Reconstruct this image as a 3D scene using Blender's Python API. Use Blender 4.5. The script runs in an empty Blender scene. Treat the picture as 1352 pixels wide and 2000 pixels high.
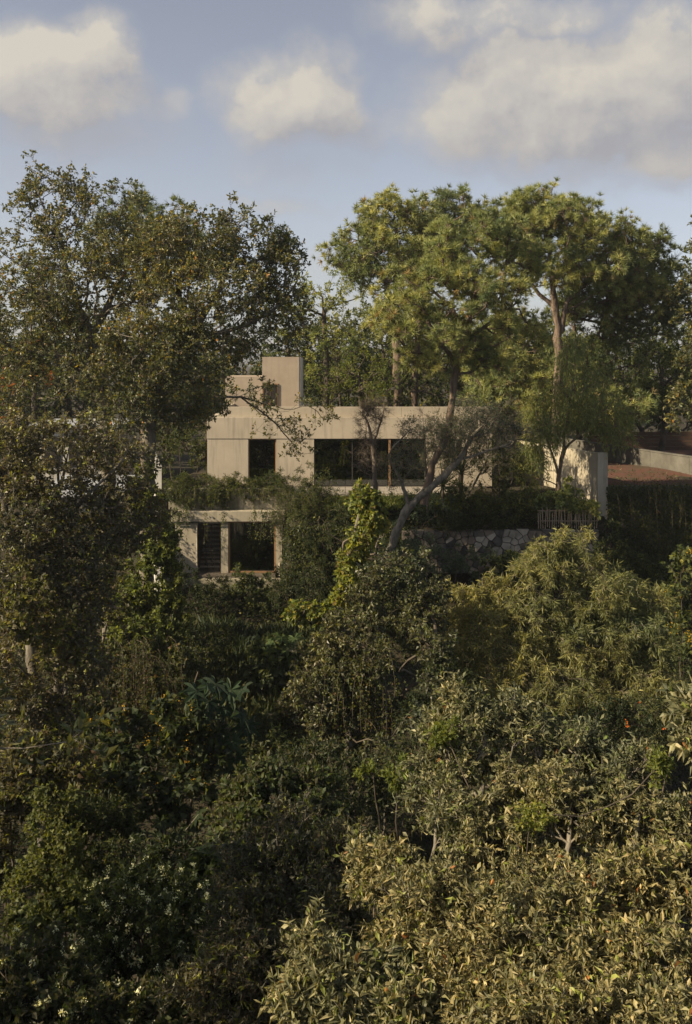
import bpy, math
import numpy as np
from mathutils import Vector

# ------------------------------------------------------------------ camera, sky, sun, exposure
sc = bpy.context.scene
COL = sc.collection
EYE = 16.0
F = 1900.0          # focal length in photo pixels (photo 1352 x 2000, horizon at row 700)
HZ = 700.0

cam_d = bpy.data.cameras.new('camera')
cam = bpy.data.objects.new('camera', cam_d)
COL.objects.link(cam)
cam.location = (0, 0, EYE)
cam.rotation_euler = (math.radians(90), 0, 0)
cam_d.sensor_width = 36
cam_d.lens = 36 * F / 2000.0
cam_d.shift_y = -(1000 - HZ) / 2000.0
cam_d.clip_start = 0.1
cam_d.clip_end = 20000
sc.camera = cam

SUN_EL = math.radians(32)
SUN_AZ = math.radians(-110)      # clockwise from +Y: low sun from the left, a little behind the camera
SUN_DIR = Vector((math.sin(SUN_AZ) * math.cos(SUN_EL), math.cos(SUN_AZ) * math.cos(SUN_EL), math.sin(SUN_EL)))

sc.render.engine = 'CYCLES'
sc.view_settings.view_transform = 'Standard'
sc.view_settings.look = 'None'
sc.view_settings.gamma = 1
sc.view_settings.use_curve_mapping = False
sc.view_settings.exposure = 0.85
sc.cycles.max_bounces = 6
sc.cycles.diffuse_bounces = 3
sc.cycles.glossy_bounces = 2
sc.cycles.transmission_bounces = 4
sc.cycles.transparent_max_bounces = 8
sc.cycles.caustics_reflective = False
sc.cycles.caustics_refractive = False
sc.cycles.use_denoising = True


def azel(px, py):
    return math.atan((px - 676) / F), math.atan((HZ - py) / math.hypot(F, px - 676))


world = bpy.data.worlds.new('World')
sc.world = world
world.use_nodes = True


def build_world():
    nt = world.node_tree
    nt.nodes.clear()
    N = nt.nodes.new
    L = nt.links.new

    def math_(op, a, b=None, clamp=False):
        n = N('ShaderNodeMath'); n.operation = op; n.use_clamp = clamp
        for i, v in enumerate((a, b)):
            if v is None: continue
            if isinstance(v, (int, float)): n.inputs[i].default_value = v
            else: L(v, n.inputs[i])
        return n.outputs[0]

    out = N('ShaderNodeOutputWorld'); bg = N('ShaderNodeBackground')
    bg.inputs['Strength'].default_value = 0.068
    L(bg.outputs[0], out.inputs[0])
    sky = N('ShaderNodeTexSky'); sky.sky_type = 'NISHITA'; sky.sun_disc = False
    sky.sun_elevation = SUN_EL; sky.sun_rotation = SUN_AZ
    sky.altitude = 1500; sky.air_density = 1.0; sky.dust_density = 2.8; sky.ozone_density = 1.5
    hs = N('ShaderNodeHueSaturation'); hs.inputs['Saturation'].default_value = 0.50
    hs.inputs['Value'].default_value = 1.0
    tint = N('ShaderNodeVectorMath'); tint.operation = 'MULTIPLY'; tint.inputs[1].default_value = (1.06, .99, 1.02)
    L(sky.outputs[0], tint.inputs[0]); L(tint.outputs[0], hs.inputs['Color'])
    tc = N('ShaderNodeTexCoord')
    sep = N('ShaderNodeSeparateXYZ'); L(tc.outputs['Generated'], sep.inputs[0])
    az = math_('ARCTAN2', sep.outputs[0], sep.outputs[1])
    el = math_('ARCSINE', sep.outputs[2])
    comb = N('ShaderNodeCombineXYZ'); L(az, comb.inputs[0]); L(el, comb.inputs[1])
    blobs = [  # photo column, row, half width, half height, weight
        (70, 150, 200, 85, 1.1), (190, 100, 75, 60, 1.0), (110, 235, 250, 60, .5), (310, 190, 80, 50, .5),
        (585, 190, 125, 95, 1.05), (640, 240, 120, 60, .8), (480, 170, 90, 60, .45), (560, 320, 150, 50, .3),
        (860, 45, 130, 60, .8), (1010, 25, 240, 50, .6),
        (1130, 200, 310, 115, 1.2), (1270, 150, 190, 110, 1.1), (890, 225, 150, 65, .7), (1010, 115, 110, 60, .8),
        (1270, 300, 240, 75, .75), (1010, 285, 150, 55, .55), (540, 402, 120, 20, .42), (610, 520, 110, 40, .34), (720, 590, 150, 60, .3), (60, 330, 150, 40, .22),
    ]
    def density(offset):
        base = N('ShaderNodeVectorMath'); base.operation = 'ADD'; L(comb.outputs[0], base.inputs[0]); base.inputs[1].default_value = (*offset, 0)
        nz = N('ShaderNodeTexNoise'); nz.inputs['Scale'].default_value = 11; nz.inputs['Detail'].default_value = 8; nz.inputs['Roughness'].default_value = .55
        L(base.outputs[0], nz.inputs['Vector'])
        vs = N('ShaderNodeVectorMath'); vs.operation = 'SUBTRACT'; L(nz.outputs['Color'], vs.inputs[0]); vs.inputs[1].default_value = (.5, .5, .5)
        vm = N('ShaderNodeVectorMath'); vm.operation = 'MULTIPLY'; L(vs.outputs[0], vm.inputs[0]); vm.inputs[1].default_value = (.11, .08, 0)
        va = N('ShaderNodeVectorMath'); va.operation = 'ADD'; L(base.outputs[0], va.inputs[0]); L(vm.outputs[0], va.inputs[1])
        total = None
        for (px, py, rx, ry, w) in blobs:
            a, e = azel(px, py)
            sb = N('ShaderNodeVectorMath'); sb.operation = 'SUBTRACT'; L(va.outputs[0], sb.inputs[0]); sb.inputs[1].default_value = (a, e, 0)
            m = N('ShaderNodeVectorMath'); m.operation = 'MULTIPLY'; L(sb.outputs[0], m.inputs[0])
            m.inputs[1].default_value = (F / rx / 1.3, F / ry / 1.3, 0)
            ln = N('ShaderNodeVectorMath'); ln.operation = 'LENGTH'; L(m.outputs[0], ln.inputs[0])
            mr = N('ShaderNodeMapRange'); mr.interpolation_type = 'SMOOTHSTEP'
            L(ln.outputs['Value'], mr.inputs[0])
            mr.inputs[1].default_value = 0.2; mr.inputs[2].default_value = 1.25
            mr.inputs[3].default_value = w; mr.inputs[4].default_value = 0
            total = mr.outputs[0] if total is None else math_('MAXIMUM', total, mr.outputs[0])
        # clouds elsewhere round the sky: broad noise, away from the part in view
        wide = N('ShaderNodeTexNoise'); wide.inputs['Scale'].default_value = 3.2; wide.inputs['Detail'].default_value = 3
        L(tc.outputs['Generated'], wide.inputs['Vector'])
        wmr = N('ShaderNodeMapRange'); wmr.interpolation_type = 'SMOOTHSTEP'
        L(wide.outputs['Fac'], wmr.inputs[0]); wmr.inputs[1].default_value = .5; wmr.inputs[2].default_value = .68
        wmr.inputs[3].default_value = 0; wmr.inputs[4].default_value = .9
        outside = N('ShaderNodeMapRange'); outside.interpolation_type = 'SMOOTHSTEP'
        L(math_('ABSOLUTE', az), outside.inputs[0]); outside.inputs[1].default_value = .38; outside.inputs[2].default_value = .7
        total = math_('MAXIMUM', total, math_('MULTIPLY', wmr.outputs[0], outside.outputs[0]))
        n2 = N('ShaderNodeTexNoise'); n2.inputs['Scale'].default_value = 15; n2.inputs['Detail'].default_value = 11; n2.inputs['Roughness'].default_value = .63
        L(base.outputs[0], n2.inputs['Vector'])
        fb = math_('MULTIPLY', math_('SUBTRACT', n2.outputs['Fac'], .5), 1.9)
        return math_('ADD', total, math_('MULTIPLY', fb, math_('ADD', .25, math_('MULTIPLY', total, .55))))

    dens = density((0, 0)); toward = density((-.022, .030))
    cov = N('ShaderNodeMapRange'); cov.interpolation_type = 'SMOOTHSTEP'
    L(dens, cov.inputs[0]); cov.inputs[1].default_value = .40; cov.inputs[2].default_value = .78
    cov.inputs[4].default_value = .95
    soft = N('ShaderNodeMapRange'); soft.interpolation_type = 'SMOOTHSTEP'
    L(dens, soft.inputs[0]); soft.inputs[1].default_value = .02; soft.inputs[2].default_value = .80; soft.inputs[4].default_value = .72
    cover_ = math_('MAXIMUM', cov.outputs[0], soft.outputs[0])
    # cloud colour: the side towards the sun warm and bright, the far side and thin edges cooler
    th = N('ShaderNodeMapRange'); L(math_('ADD', math_('SUBTRACT', dens, toward), math_('MULTIPLY', dens, .18)), th.inputs[0])
    th.inputs[1].default_value = -.30; th.inputs[2].default_value = .80
    cr = N('ShaderNodeMix'); cr.data_type = 'RGBA'
    L(th.outputs[0], cr.inputs[0])
    cr.inputs[6].default_value = (3.15, 3.12, 3.3, 1)
    cr.inputs[7].default_value = (5.5, 5.1, 4.45, 1)
    mx = N('ShaderNodeMix'); mx.data_type = 'RGBA'
    L(cover_, mx.inputs[0]); L(hs.outputs[0], mx.inputs[6]); L(cr.outputs[2], mx.inputs[7])
    L(mx.outputs[2], bg.inputs[0])


build_world()

sun_d = bpy.data.lights.new('sun', 'SUN')
sun_d.energy = 5.0
sun_d.angle = math.radians(0.6)
sun_d.color = (1.0, 0.81, 0.54)
sun = bpy.data.objects.new('sun', sun_d)
COL.objects.link(sun)
sun.location = (-40, 0, 40)
sun.rotation_euler = SUN_DIR.to_track_quat('Z', 'Y').to_euler()


# ------------------------------------------------------------------ helpers
def at(px, py, Y):
    return np.array([(px - 676) * Y / F, Y, EYE + (HZ - py) * Y / F])


def X(px, Y): return (px - 676) * Y / F
def Z(py, Y): return EYE + (HZ - py) * Y / F


def tag(o, label=None, cat=None, group=None, kind=None):
    if label: o['label'] = label
    if cat: o['category'] = cat
    if group: o['group'] = group
    if kind: o['kind'] = kind
    return o


def empty(name, loc, label=None, cat=None, group=None):
    o = bpy.data.objects.new(name, None)
    o.location = loc
    o.empty_display_size = .3
    COL.objects.link(o)
    return tag(o, label, cat, group)


def link(o, parent=None):
    COL.objects.link(o)
    if parent is not None:
        o.parent = parent
        o.location = -Vector(parent_world(parent))
    return o


def parent_world(p):
    v = Vector(p.location)
    if p.parent is not None: v = v + parent_world(p.parent)
    return v


def mesh_np(name, V, Fc, mat, parent=None, col=None, smooth=False):
    """V (n,3) world coordinates, Fc (m,3) or (m,4) ints or a list of polygons"""
    me = bpy.data.meshes.new(name)
    V = np.asarray(V, dtype=np.float32)
    if isinstance(Fc, np.ndarray):
        k = Fc.shape[1]
        me.vertices.add(len(V)); me.vertices.foreach_set('co', V.ravel())
        me.loops.add(Fc.size); me.loops.foreach_set('vertex_index', Fc.astype(np.int32).ravel())
        me.polygons.add(len(Fc)); me.polygons.foreach_set('loop_start', np.arange(0, Fc.size, k, dtype=np.int32))
    else:
        me.from_pydata([tuple(map(float, v)) for v in V], [], Fc)
    me.update(calc_edges=True)
    me.polygons.foreach_set('use_smooth', np.full(len(me.polygons), smooth))
    if col is not None:
        a = me.color_attributes.new('Col', 'FLOAT_COLOR', 'POINT')
        c = np.ones((len(V), 4), dtype=np.float32); c[:, :3] = col
        a.data.foreach_set('color', c.ravel())
    me.materials.append(mat)
    o = bpy.data.objects.new(name, me)
    return link(o, parent)


class MB:
    """collects boxes and prisms for one mesh"""
    def __init__(self): self.v = []; self.f = []

    def poly(self, vs, fs):
        b = len(self.v); self.v += [tuple(map(float, p)) for p in vs]; self.f += [tuple(i + b for i in f) for f in fs]; return self

    def box(self, x0, x1, y0, y1, z0, z1):
        self.poly([(x0, y0, z0), (x1, y0, z0), (x1, y1, z0), (x0, y1, z0), (x0, y0, z1), (x1, y0, z1), (x1, y1, z1), (x0, y1, z1)],
                  [(0, 3, 2, 1), (4, 5, 6, 7), (0, 1, 5, 4), (1, 2, 6, 5), (2, 3, 7, 6), (3, 0, 4, 7)])
        return self

    def wallseg(self, a, b, t, z0, z1, z1b=None, z0b=None):
        """upright wall from a to b (x,y) of thickness t; top z1 at a, z1b at b"""
        z1b = z1 if z1b is None else z1b
        z0b = z0 if z0b is None else z0b
        a = np.array(a[:2], float); b = np.array(b[:2], float)
        d = (b - a) / np.linalg.norm(b - a); n = np.array([-d[1], d[0]]) * t / 2
        q = [a - n, b - n, b + n, a + n]
        self.poly([(*q[0], z0), (*q[1], z0b), (*q[2], z0b), (*q[3], z0), (*q[0], z1), (*q[1], z1b), (*q[2], z1b), (*q[3], z1)],
                  [(0, 3, 2, 1), (4, 5, 6, 7), (0, 1, 5, 4), (1, 2, 6, 5), (2, 3, 7, 6), (3, 0, 4, 7)])
        return self

    def tube(self, pts, r, k=6):
        V, Fq = tube(np.array(pts, float), np.full(len(pts), r) if np.isscalar(r) else np.array(r), k)
        self.poly(V, [tuple(q) for q in Fq]); 
        self.poly(V[:k], [tuple(range(k))[::-1]]); self.poly(V[-k:], [tuple(range(k))])
        return self

    def build(self, name, mat, parent=None, bevel=0):
        me = bpy.data.meshes.new(name); me.from_pydata(self.v, [], self.f); me.materials.append(mat)
        o = bpy.data.objects.new(name, me)
        if bevel:
            b = o.modifiers.new('bevel', 'BEVEL'); b.width = bevel; b.segments = 2; b.limit_method = 'ANGLE'
        return link(o, parent)


def norm(a): return a / np.maximum(np.linalg.norm(a, axis=-1, keepdims=True), 1e-9)


def tube(P, R, k):
    n = len(P)
    T = np.gradient(P, axis=0); T = norm(T)
    ref = np.array([0, 0, 1.0]) if abs(T[:, 2]).mean() < .8 else np.array([1.0, 0, 0])
    A = norm(np.cross(T, ref)); B = np.cross(T, A)
    th = np.arange(k) * 2 * np.pi / k
    RR = np.repeat(R[:, None], k, 1) * (1 + (.16 * np.sin(np.arange(n)[:, None] * 1.7 + th[None] * 2 + P[0, 0] * 9) + .10 * np.sin(np.arange(n)[:, None] * 4.1 + th[None] * 3) if k > 4 else 0))
    V = P[:, None, :] + RR[:, :, None] * (np.cos(th)[None, :, None] * A[:, None, :] + np.sin(th)[None, :, None] * B[:, None, :])
    V = V.reshape(-1, 3)
    i = np.arange(n - 1)[:, None] * k; j = np.arange(k)[None, :]; j2 = (j + 1) % k
    Fq = np.stack([i + j, i + j2, i + k + j2, i + k + j], -1).reshape(-1, 4)
    return V, Fq


def lnoise(P, s, seed=0):
    """cheap smooth noise, about -1..1"""
    r = np.random.default_rng(seed)
    out = 0
    for k in range(5):
        w = norm(r.normal(size=3)) * s * (1 + .7 * k) * 1.3
        out = out + np.sin(P @ w + r.uniform(0, 6.28)) / (1 + .5 * k)
    return out / 2.0


# ------------------------------------------------------------------ materials
def newmat(name):
    m = bpy.data.materials.new(name); m.use_nodes = True
    nt = m.node_tree; nt.nodes.clear()
    out = nt.nodes.new('ShaderNodeOutputMaterial')
    return m, nt, out


def leafmat(name, transl=.35, rough=.5, spec=.4, back=1.25):
    m, nt, out = newmat(name)
    N = nt.nodes.new; L = nt.links.new
    at_ = N('ShaderNodeAttribute'); at_.attribute_name = 'Col'
    geo = N('ShaderNodeNewGeometry')
    nz = N('ShaderNodeTexNoise'); nz.inputs['Scale'].default_value = 14; nz.inputs['Detail'].default_value = 3
    L(geo.outputs['Position'], nz.inputs['Vector'])
    mr = N('ShaderNodeMapRange'); L(nz.outputs['Fac'], mr.inputs[0]); mr.inputs[1].default_value = .3; mr.inputs[2].default_value = .7
    mr.inputs[3].default_value = .78; mr.inputs[4].default_value = 1.22
    vm = N('ShaderNodeVectorMath'); vm.operation = 'SCALE'; L(at_.outputs['Color'], vm.inputs[0]); L(mr.outputs[0], vm.inputs['Scale'])
    bm = N('ShaderNodeVectorMath'); bm.operation = 'MULTIPLY'; L(vm.outputs[0], bm.inputs[0]); bm.inputs[1].default_value = (back, back, back)
    mix = N('ShaderNodeMix'); mix.data_type = 'RGBA'
    L(geo.outputs['Backfacing'], mix.inputs[0]); L(vm.outputs[0], mix.inputs[6]); L(bm.outputs[0], mix.inputs[7])
    p = N('ShaderNodeBsdfPrincipled'); L(mix.outputs[2], p.inputs['Base Color'])
    p.inputs['Roughness'].default_value = rough; p.inputs['Specular IOR Level'].default_value = spec
    t = N('ShaderNodeBsdfTranslucent')
    tm = N('ShaderNodeVectorMath'); tm.operation = 'MULTIPLY'; L(vm.outputs[0], tm.inputs[0]); tm.inputs[1].default_value = (2.1, 2.0, 1.0)
    L(tm.outputs[0], t.inputs['Color'])
    ms = N('ShaderNodeMixShader'); ms.inputs[0].default_value = transl
    L(p.outputs[0], ms.inputs[1]); L(t.outputs[0], ms.inputs[2]); L(ms.outputs[0], out.inputs[0])
    return m


def surf(name, c1, c2, scale=3, rough=.85, bump=.3, detail=6, streak=None, spec=.3, dist=.02, c3=None, stretch=(1, 1, 1), moss=None):
    """two-tone noise surface; streak = colour of vertical rain streaks"""
    m, nt, out = newmat(name)
    N = nt.nodes.new; L = nt.links.new
    tc = N('ShaderNodeTexCoord')
    mp = N('ShaderNodeMapping'); mp.inputs['Scale'].default_value = stretch; L(tc.outputs['Object'], mp.inputs[0])
    n = N('ShaderNodeTexNoise'); n.inputs['Scale'].default_value = scale; n.inputs['Detail'].default_value = detail; n.inputs['Roughness'].default_value = .62
    L(mp.outputs[0], n.inputs['Vector'])
    r = N('ShaderNodeValToRGB'); r.color_ramp.elements[0].position = .35; r.color_ramp.elements[1].position = .68
    r.color_ramp.elements[0].color = (*c1, 1); r.color_ramp.elements[1].color = (*c2, 1)
    if c3:
        e = r.color_ramp.elements.new(.52); e.color = (*c3, 1)
    L(n.outputs['Fac'], r.inputs[0])
    c = r.outputs[0]
    if streak:
        mp2 = N('ShaderNodeMapping'); mp2.inputs['Scale'].default_value = (3.2, 3.2, .28); L(tc.outputs['Object'], mp2.inputs[0])
        n2 = N('ShaderNodeTexNoise'); n2.inputs['Scale'].default_value = 1.6; n2.inputs['Detail'].default_value = 5; L(mp2.outputs[0], n2.inputs['Vector'])
        r2 = N('ShaderNodeMapRange'); L(n2.outputs['Fac'], r2.inputs[0]); r2.inputs[1].default_value = .5; r2.inputs[2].default_value = .8
        r2.inputs[4].default_value = streak[3]
        mx = N('ShaderNodeMix'); mx.data_type = 'RGBA'; L(r2.outputs[0], mx.inputs[0]); L(c, mx.inputs[6]); mx.inputs[7].default_value = (*streak[:3], 1)
        c = mx.outputs[2]
    if moss:
        n3 = N('ShaderNodeTexNoise'); n3.inputs['Scale'].default_value = 1.1; n3.inputs['Detail'].default_value = 7; L(tc.outputs['Object'], n3.inputs['Vector'])
        r3 = N('ShaderNodeMapRange'); L(n3.outputs['Fac'], r3.inputs[0]); r3.inputs[1].default_value = .5; r3.inputs[2].default_value = .66
        r3.inputs[4].default_value = moss[3]
        mx = N('ShaderNodeMix'); mx.data_type = 'RGBA'; L(r3.outputs[0], mx.inputs[0]); L(c, mx.inputs[6]); mx.inputs[7].default_value = (*moss[:3], 1)
        c = mx.outputs[2]
    p = N('ShaderNodeBsdfPrincipled'); L(c, p.inputs['Base Color'])
    p.inputs['Roughness'].default_value = rough; p.inputs['Specular IOR Level'].default_value = spec
    if bump:
        b = N('ShaderNodeBump'); b.inputs['Strength'].default_value = bump; b.inputs['Distance'].default_value = dist
        nb = N('ShaderNodeTexNoise'); nb.inputs['Scale'].default_value = scale * 6; nb.inputs['Detail'].default_value = 5
        L(mp.outputs[0], nb.inputs['Vector']); L(nb.outputs['Fac'], b.inputs['Height']); L(b.outputs[0], p.inputs['Normal'])
    L(p.outputs[0], out.inputs[0])
    return m


def glassmat(name):
    m, nt, out = newmat(name)
    N = nt.nodes.new; L = nt.links.new
    fr = N('ShaderNodeFresnel'); fr.inputs[0].default_value = 1.6
    g = N('ShaderNodeBsdfGlossy'); g.inputs['Roughness'].default_value = .01; g.inputs['Color'].default_value = (.8, .85, .88, 1)
    t = N('ShaderNodeBsdfTransparent'); t.inputs[0].default_value = (.5, .53, .52, 1)
    a = N('ShaderNodeMath'); a.operation = 'ADD'; L(fr.outputs[0], a.inputs[0]); a.inputs[1].default_value = .10
    ms = N('ShaderNodeMixShader'); L(a.outputs[0], ms.inputs[0]); L(t.outputs[0], ms.inputs[1]); L(g.outputs[0], ms.inputs[2])
    L(ms.outputs[0], out.inputs[0])
    return m


M = {}
M['leaf_oak'] = leafmat('oak_leaf', .30, .42, .45, 1.3)
M['leaf_fore'] = leafmat('leathery_leaf', .24, .52, .35, 1.4)
M['leaf_soft'] = leafmat('soft_leaf', .40, .55, .3, 1.15)
M['leaf_vine'] = leafmat('vine_leaf', .45, .5, .35, 1.15)
M['leaf_big'] = leafmat('large_leaf', .35, .6, .2, 1.1)
M['needle'] = leafmat('pine_needle', .22, .5, .35, 1.0)
M['petal'] = leafmat('petal', .4, .6, .2, 1.0)
M['bark_pine'] = surf('pine_bark', (.085, .062, .047), (.22, .165, .125), 2.2, .95, .8, stretch=(3, 3, .8), dist=.03)
M['bark_grey'] = surf('grey_bark', (.08, .07, .055), (.22, .20, .16), 3.5, .95, .6, stretch=(2, 2, .8), dist=.02)
M['bark_dark'] = surf('dark_bark', (.045, .037, .028), (.12, .10, .075), 3, .95, .5, dist=.02)
M['dead_twig'] = surf('dead_twig', (.09, .072, .058), (.19, .16, .13), 4, .95, .2)
M['concrete'] = surf('tan_render', (.40, .352, .285), (.465, .415, .34), .8, .85, .12, streak=(.16, .14, .11, .5), dist=.006)
M['concrete_light'] = surf('pale_render', (.37, .325, .26), (.43, .385, .31), .9, .85, .10, streak=(.26, .235, .19, .35), dist=.006)
M['concrete_old'] = surf('mossy_concrete', (.20, .185, .14), (.36, .33, .26), 1.4, .92, .3, streak=(.055, .06, .03, .85), moss=(.06, .075, .025, .7))
M['tower'] = surf('rosy_render', (.33, .275, .218), (.385, .325, .262), 1.0, .88, .12, streak=(.24, .19, .155, .4), dist=.006)
M['white_wall'] = surf('white_wall', (.42, .41, .38), (.56, .545, .51), 1.2, .8, .15, streak=(.25, .24, .2, .4))
M['lower_render'] = surf('weathered_cream_render', (.33, .30, .235), (.42, .38, .305), .9, .88, .12, streak=(.14, .125, .085, .6), dist=.006)
M['court_wall'] = surf('grey_court_wall', (.085, .082, .07), (.15, .145, .125), 1.0, .9, .2, streak=(.12, .115, .10, .6))
M['court'] = surf('red_clay', (.07, .05, .034), (.125, .046, .032), .35, .95, .2, moss=(.06, .05, .028, 1.0))
M['wood'] = surf('oiled_wood', (.20, .12, .065), (.32, .20, .11), 5, .5, .15, stretch=(6, 6, .5))
M['wood_fence'] = surf('red_brown_board', (.055, .034, .022), (.10, .06, .038), 4, .7, .15, stretch=(.6, 5, 5))
M['picket'] = surf('weathered_picket', (.22, .17, .115), (.36, .29, .20), 6, .9, .2, stretch=(5, 5, .7))
M['metal'] = surf('dark_metal', (.022, .021, .02), (.04, .038, .035), 5, .45, .05, spec=.5)
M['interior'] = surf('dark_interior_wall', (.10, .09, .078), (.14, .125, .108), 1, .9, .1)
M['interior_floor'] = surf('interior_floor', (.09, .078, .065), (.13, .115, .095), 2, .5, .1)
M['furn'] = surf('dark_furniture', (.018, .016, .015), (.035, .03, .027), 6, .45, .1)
M['furn_wood'] = surf('table_top_wood', (.12, .10, .085), (.2, .17, .14), 6, .35, .1)
M['paving'] = surf('terrace_paving', (.22, .20, .175), (.32, .295, .26), 2, .85, .2)
M['glass'] = glassmat('window_glass')
M['soil'] = surf('soil', (.018, .015, .009), (.045, .036, .022), 1.2, 1.0, .6, moss=(.022, .03, .010, .7), dist=.06)
M['hill'] = surf('wooded_hill', (.03, .038, .022), (.06, .07, .04), .02, 1.0, .0)
M['stone_a'] = surf('dark_fieldstone', (.055, .052, .048), (.12, .112, .10), 2.5, .9, .6, dist=.03)
M['stone_b'] = surf('pale_fieldstone', (.22, .20, .165), (.38, .34, .28), 2.5, .9, .5, dist=.03)
M['stone_c'] = surf('brown_fieldstone', (.10, .085, .068), (.19, .16, .13), 2.5, .9, .5, dist=.03)
M['mortar'] = surf('wall_mortar', (.03, .028, .023), (.06, .055, .045), 5, .95, .5)
M['awning'] = surf('pale_roof_sheet', (.24, .26, .285), (.33, .35, .385), 1, .6, .05)
M['rust_wood'] = surf('terracotta_render', (.30, .12, .07), (.38, .16, .10), 1, .9, .1)

# ------------------------------------------------------------------ leaf templates (u along the leaf, v across, w up)
def leaf_full(w=.42, fold=.18, curl=.25, tipw=.8, twist=0.0):
    v = [(0, 0, 0)]
    for u, hw in ((.3, w * .5), (.68, w * .5 * tipw)):
        c = -curl * u * u
        v += [(u, hw, c + fold * hw * 2), (u, 0, c), (u, -hw, c + fold * hw * 2 + twist * u)]
    v.append((1 - abs(curl) * .25, 0, -curl * 1.15))
    f = [(0, 2, 1), (0, 3, 2), (1, 2, 5), (1, 5, 4), (2, 3, 6), (2, 6, 5), (4, 5, 7), (5, 6, 7)]
    return np.array(v, float), np.array(f)


def leaf_lite(w=.42, fold=.25, curl=.12):
    v = [(0, 0, 0), (.5, w / 2, fold * w / 2), (1, 0, -curl), (.5, -w / 2, fold * w / 2)]
    return np.array(v, float), np.array([(0, 2, 1), (0, 3, 2)])


def leaf_four(w=.42, fold=.25, curl=.2, um=.5):
    v = [(0, 0, 0), (um, w / 2, fold * w - curl * um * um), (um, 0, -curl * um * um), (um, -w / 2, fold * w - curl * um * um), (1 - abs(curl) * .2, 0, -curl * 1.1)]
    return np.array(v, float), np.array([(0, 2, 1), (0, 3, 2), (1, 2, 4), (2, 3, 4)])


def tuft(n=16, spread=1.1, width=.045, seed=0, droop=.0):
    r = np.random.default_rng(seed)
    V = []; Fc = []
    for i in range(n):
        a = r.uniform(0, 6.283); b = spread * math.sqrt((i + .5) / n) * r.uniform(.85, 1.15)
        d = np.array([math.cos(b), math.sin(b) * math.cos(a), math.sin(b) * math.sin(a)])
        s = norm(np.cross(d, r.normal(size=3))); l = r.uniform(.75, 1.05); o = np.array([-.25 * r.random(), 0, 0])
        k = len(V)
        V += [o + s * width, o - s * width, o + d * l - np.array([0, 0, droop * l])]
        Fc.append((k, k + 1, k + 2))
    return np.array(V), np.array(Fc)


T = {
    'oak': [leaf_four(.50, .2, .25, .56), leaf_four(.46, .1, -.25, .6), leaf_four(.54, .4, .5, .55)],
    'fore': [leaf_full(.36, .5, .45, 1.0, .14), leaf_four(.40, .25, -.45, .55), leaf_four(.28, .7, .85, .5), leaf_four(.40, .35, .15, .55), leaf_four(.30, .6, .6, .45), leaf_four(.46, .15, -.2, .6), leaf_four(.22, .8, 1.0, .5)],
    'oval': [leaf_lite(.55, .3, .15), leaf_lite(.48, .1, -.1)],
    'mid': [leaf_lite(.42, .3, .2), leaf_lite(.36, .15, -.1)],
    'heart': [leaf_four(.85, .18, .25, .36), leaf_four(.78, .08, .45, .36)],
    'narrow': [leaf_lite(.16, .2, .25), leaf_lite(.13, .2, -.1)],
    'blade': [leaf_lite(.045, .1, .35), leaf_lite(.04, .1, .6)],
    'tuft': [tuft(32, 1.35, .044, s) for s in range(3)],
    'tuft_far': [tuft(22, 1.35, .062, s) for s in range(3)],
    'petal': [leaf_lite(.8, .1, .1)],
}


def place(tmpl, P, D, U, S, rng):
    """templates placed at P, long axis D, up hint U, length S -> verts, faces, leaf index per vert"""
    D = norm(D); V_ = norm(np.cross(U, D)); W_ = np.cross(D, V_)
    Vs, Fs, Is = [], [], []
    which = rng.integers(0, len(tmpl), len(P)); base = 0
    for k, (tv, tf) in enumerate(tmpl):
        idx = np.where(which == k)[0]
        if len(idx) == 0: continue
        R = np.stack([D[idx], V_[idx], W_[idx]], 1)       # rows: axes
        v = np.einsum('vj,njk->nvk', tv, R) * S[idx][:, None, None] + P[idx][:, None, :]
        f = tf[None] + (np.arange(len(idx)) * len(tv))[:, None, None] + base
        Vs.append(v.reshape(-1, 3)); Fs.append(f.reshape(-1, 3)); Is.append(np.repeat(idx, len(tv)))
        base += len(idx) * len(tv)
    return np.concatenate(Vs), np.concatenate(Fs), np.concatenate(Is)


def colours(P, pal, rng, seed=0, s=.6, hue_noise=.34):
    """pal: list of (rgb, weight); per-leaf pick plus slow drift through the crown"""
    cols = np.array([p[0] for p in pal], float); w = np.array([p[1] for p in pal], float); w /= w.sum()
    c = cols[rng.choice(len(pal), len(P), p=w)]
    drift = (lnoise(P, s, seed) * .8 + lnoise(P, s * 4, seed + 7) * .5)[:, None]
    c = c * (1 + hue_noise * drift * np.array([1.0, .7, .4])) * rng.uniform(.75, 1.25, (len(P), 1))
    return np.clip(c, .004, .8)


def rnd_dir(n, rng): return norm(rng.normal(size=(n, 3)))


class Skeleton:
    def __init__(self): self.P = []; self.par = []; self.dir = []; self.path = []; self.chains = []; self.tips = []

    def add_chain(self, start, pts):
        ids = [start] if start is not None else []
        prev = start
        for p in pts:
            p = np.asarray(p, float)
            if prev is None: d = np.array([0, 0, 1.0]); pl = 0
            else:
                dd = p - self.P[prev]; l = np.linalg.norm(dd); d = dd / max(l, 1e-6); pl = self.path[prev] + l
            self.P.append(p); self.par.append(-1 if prev is None else prev); self.dir.append(d); self.path.append(pl)
            prev = len(self.P) - 1; ids.append(prev)
        self.chains.append(ids)
        return prev


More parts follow.
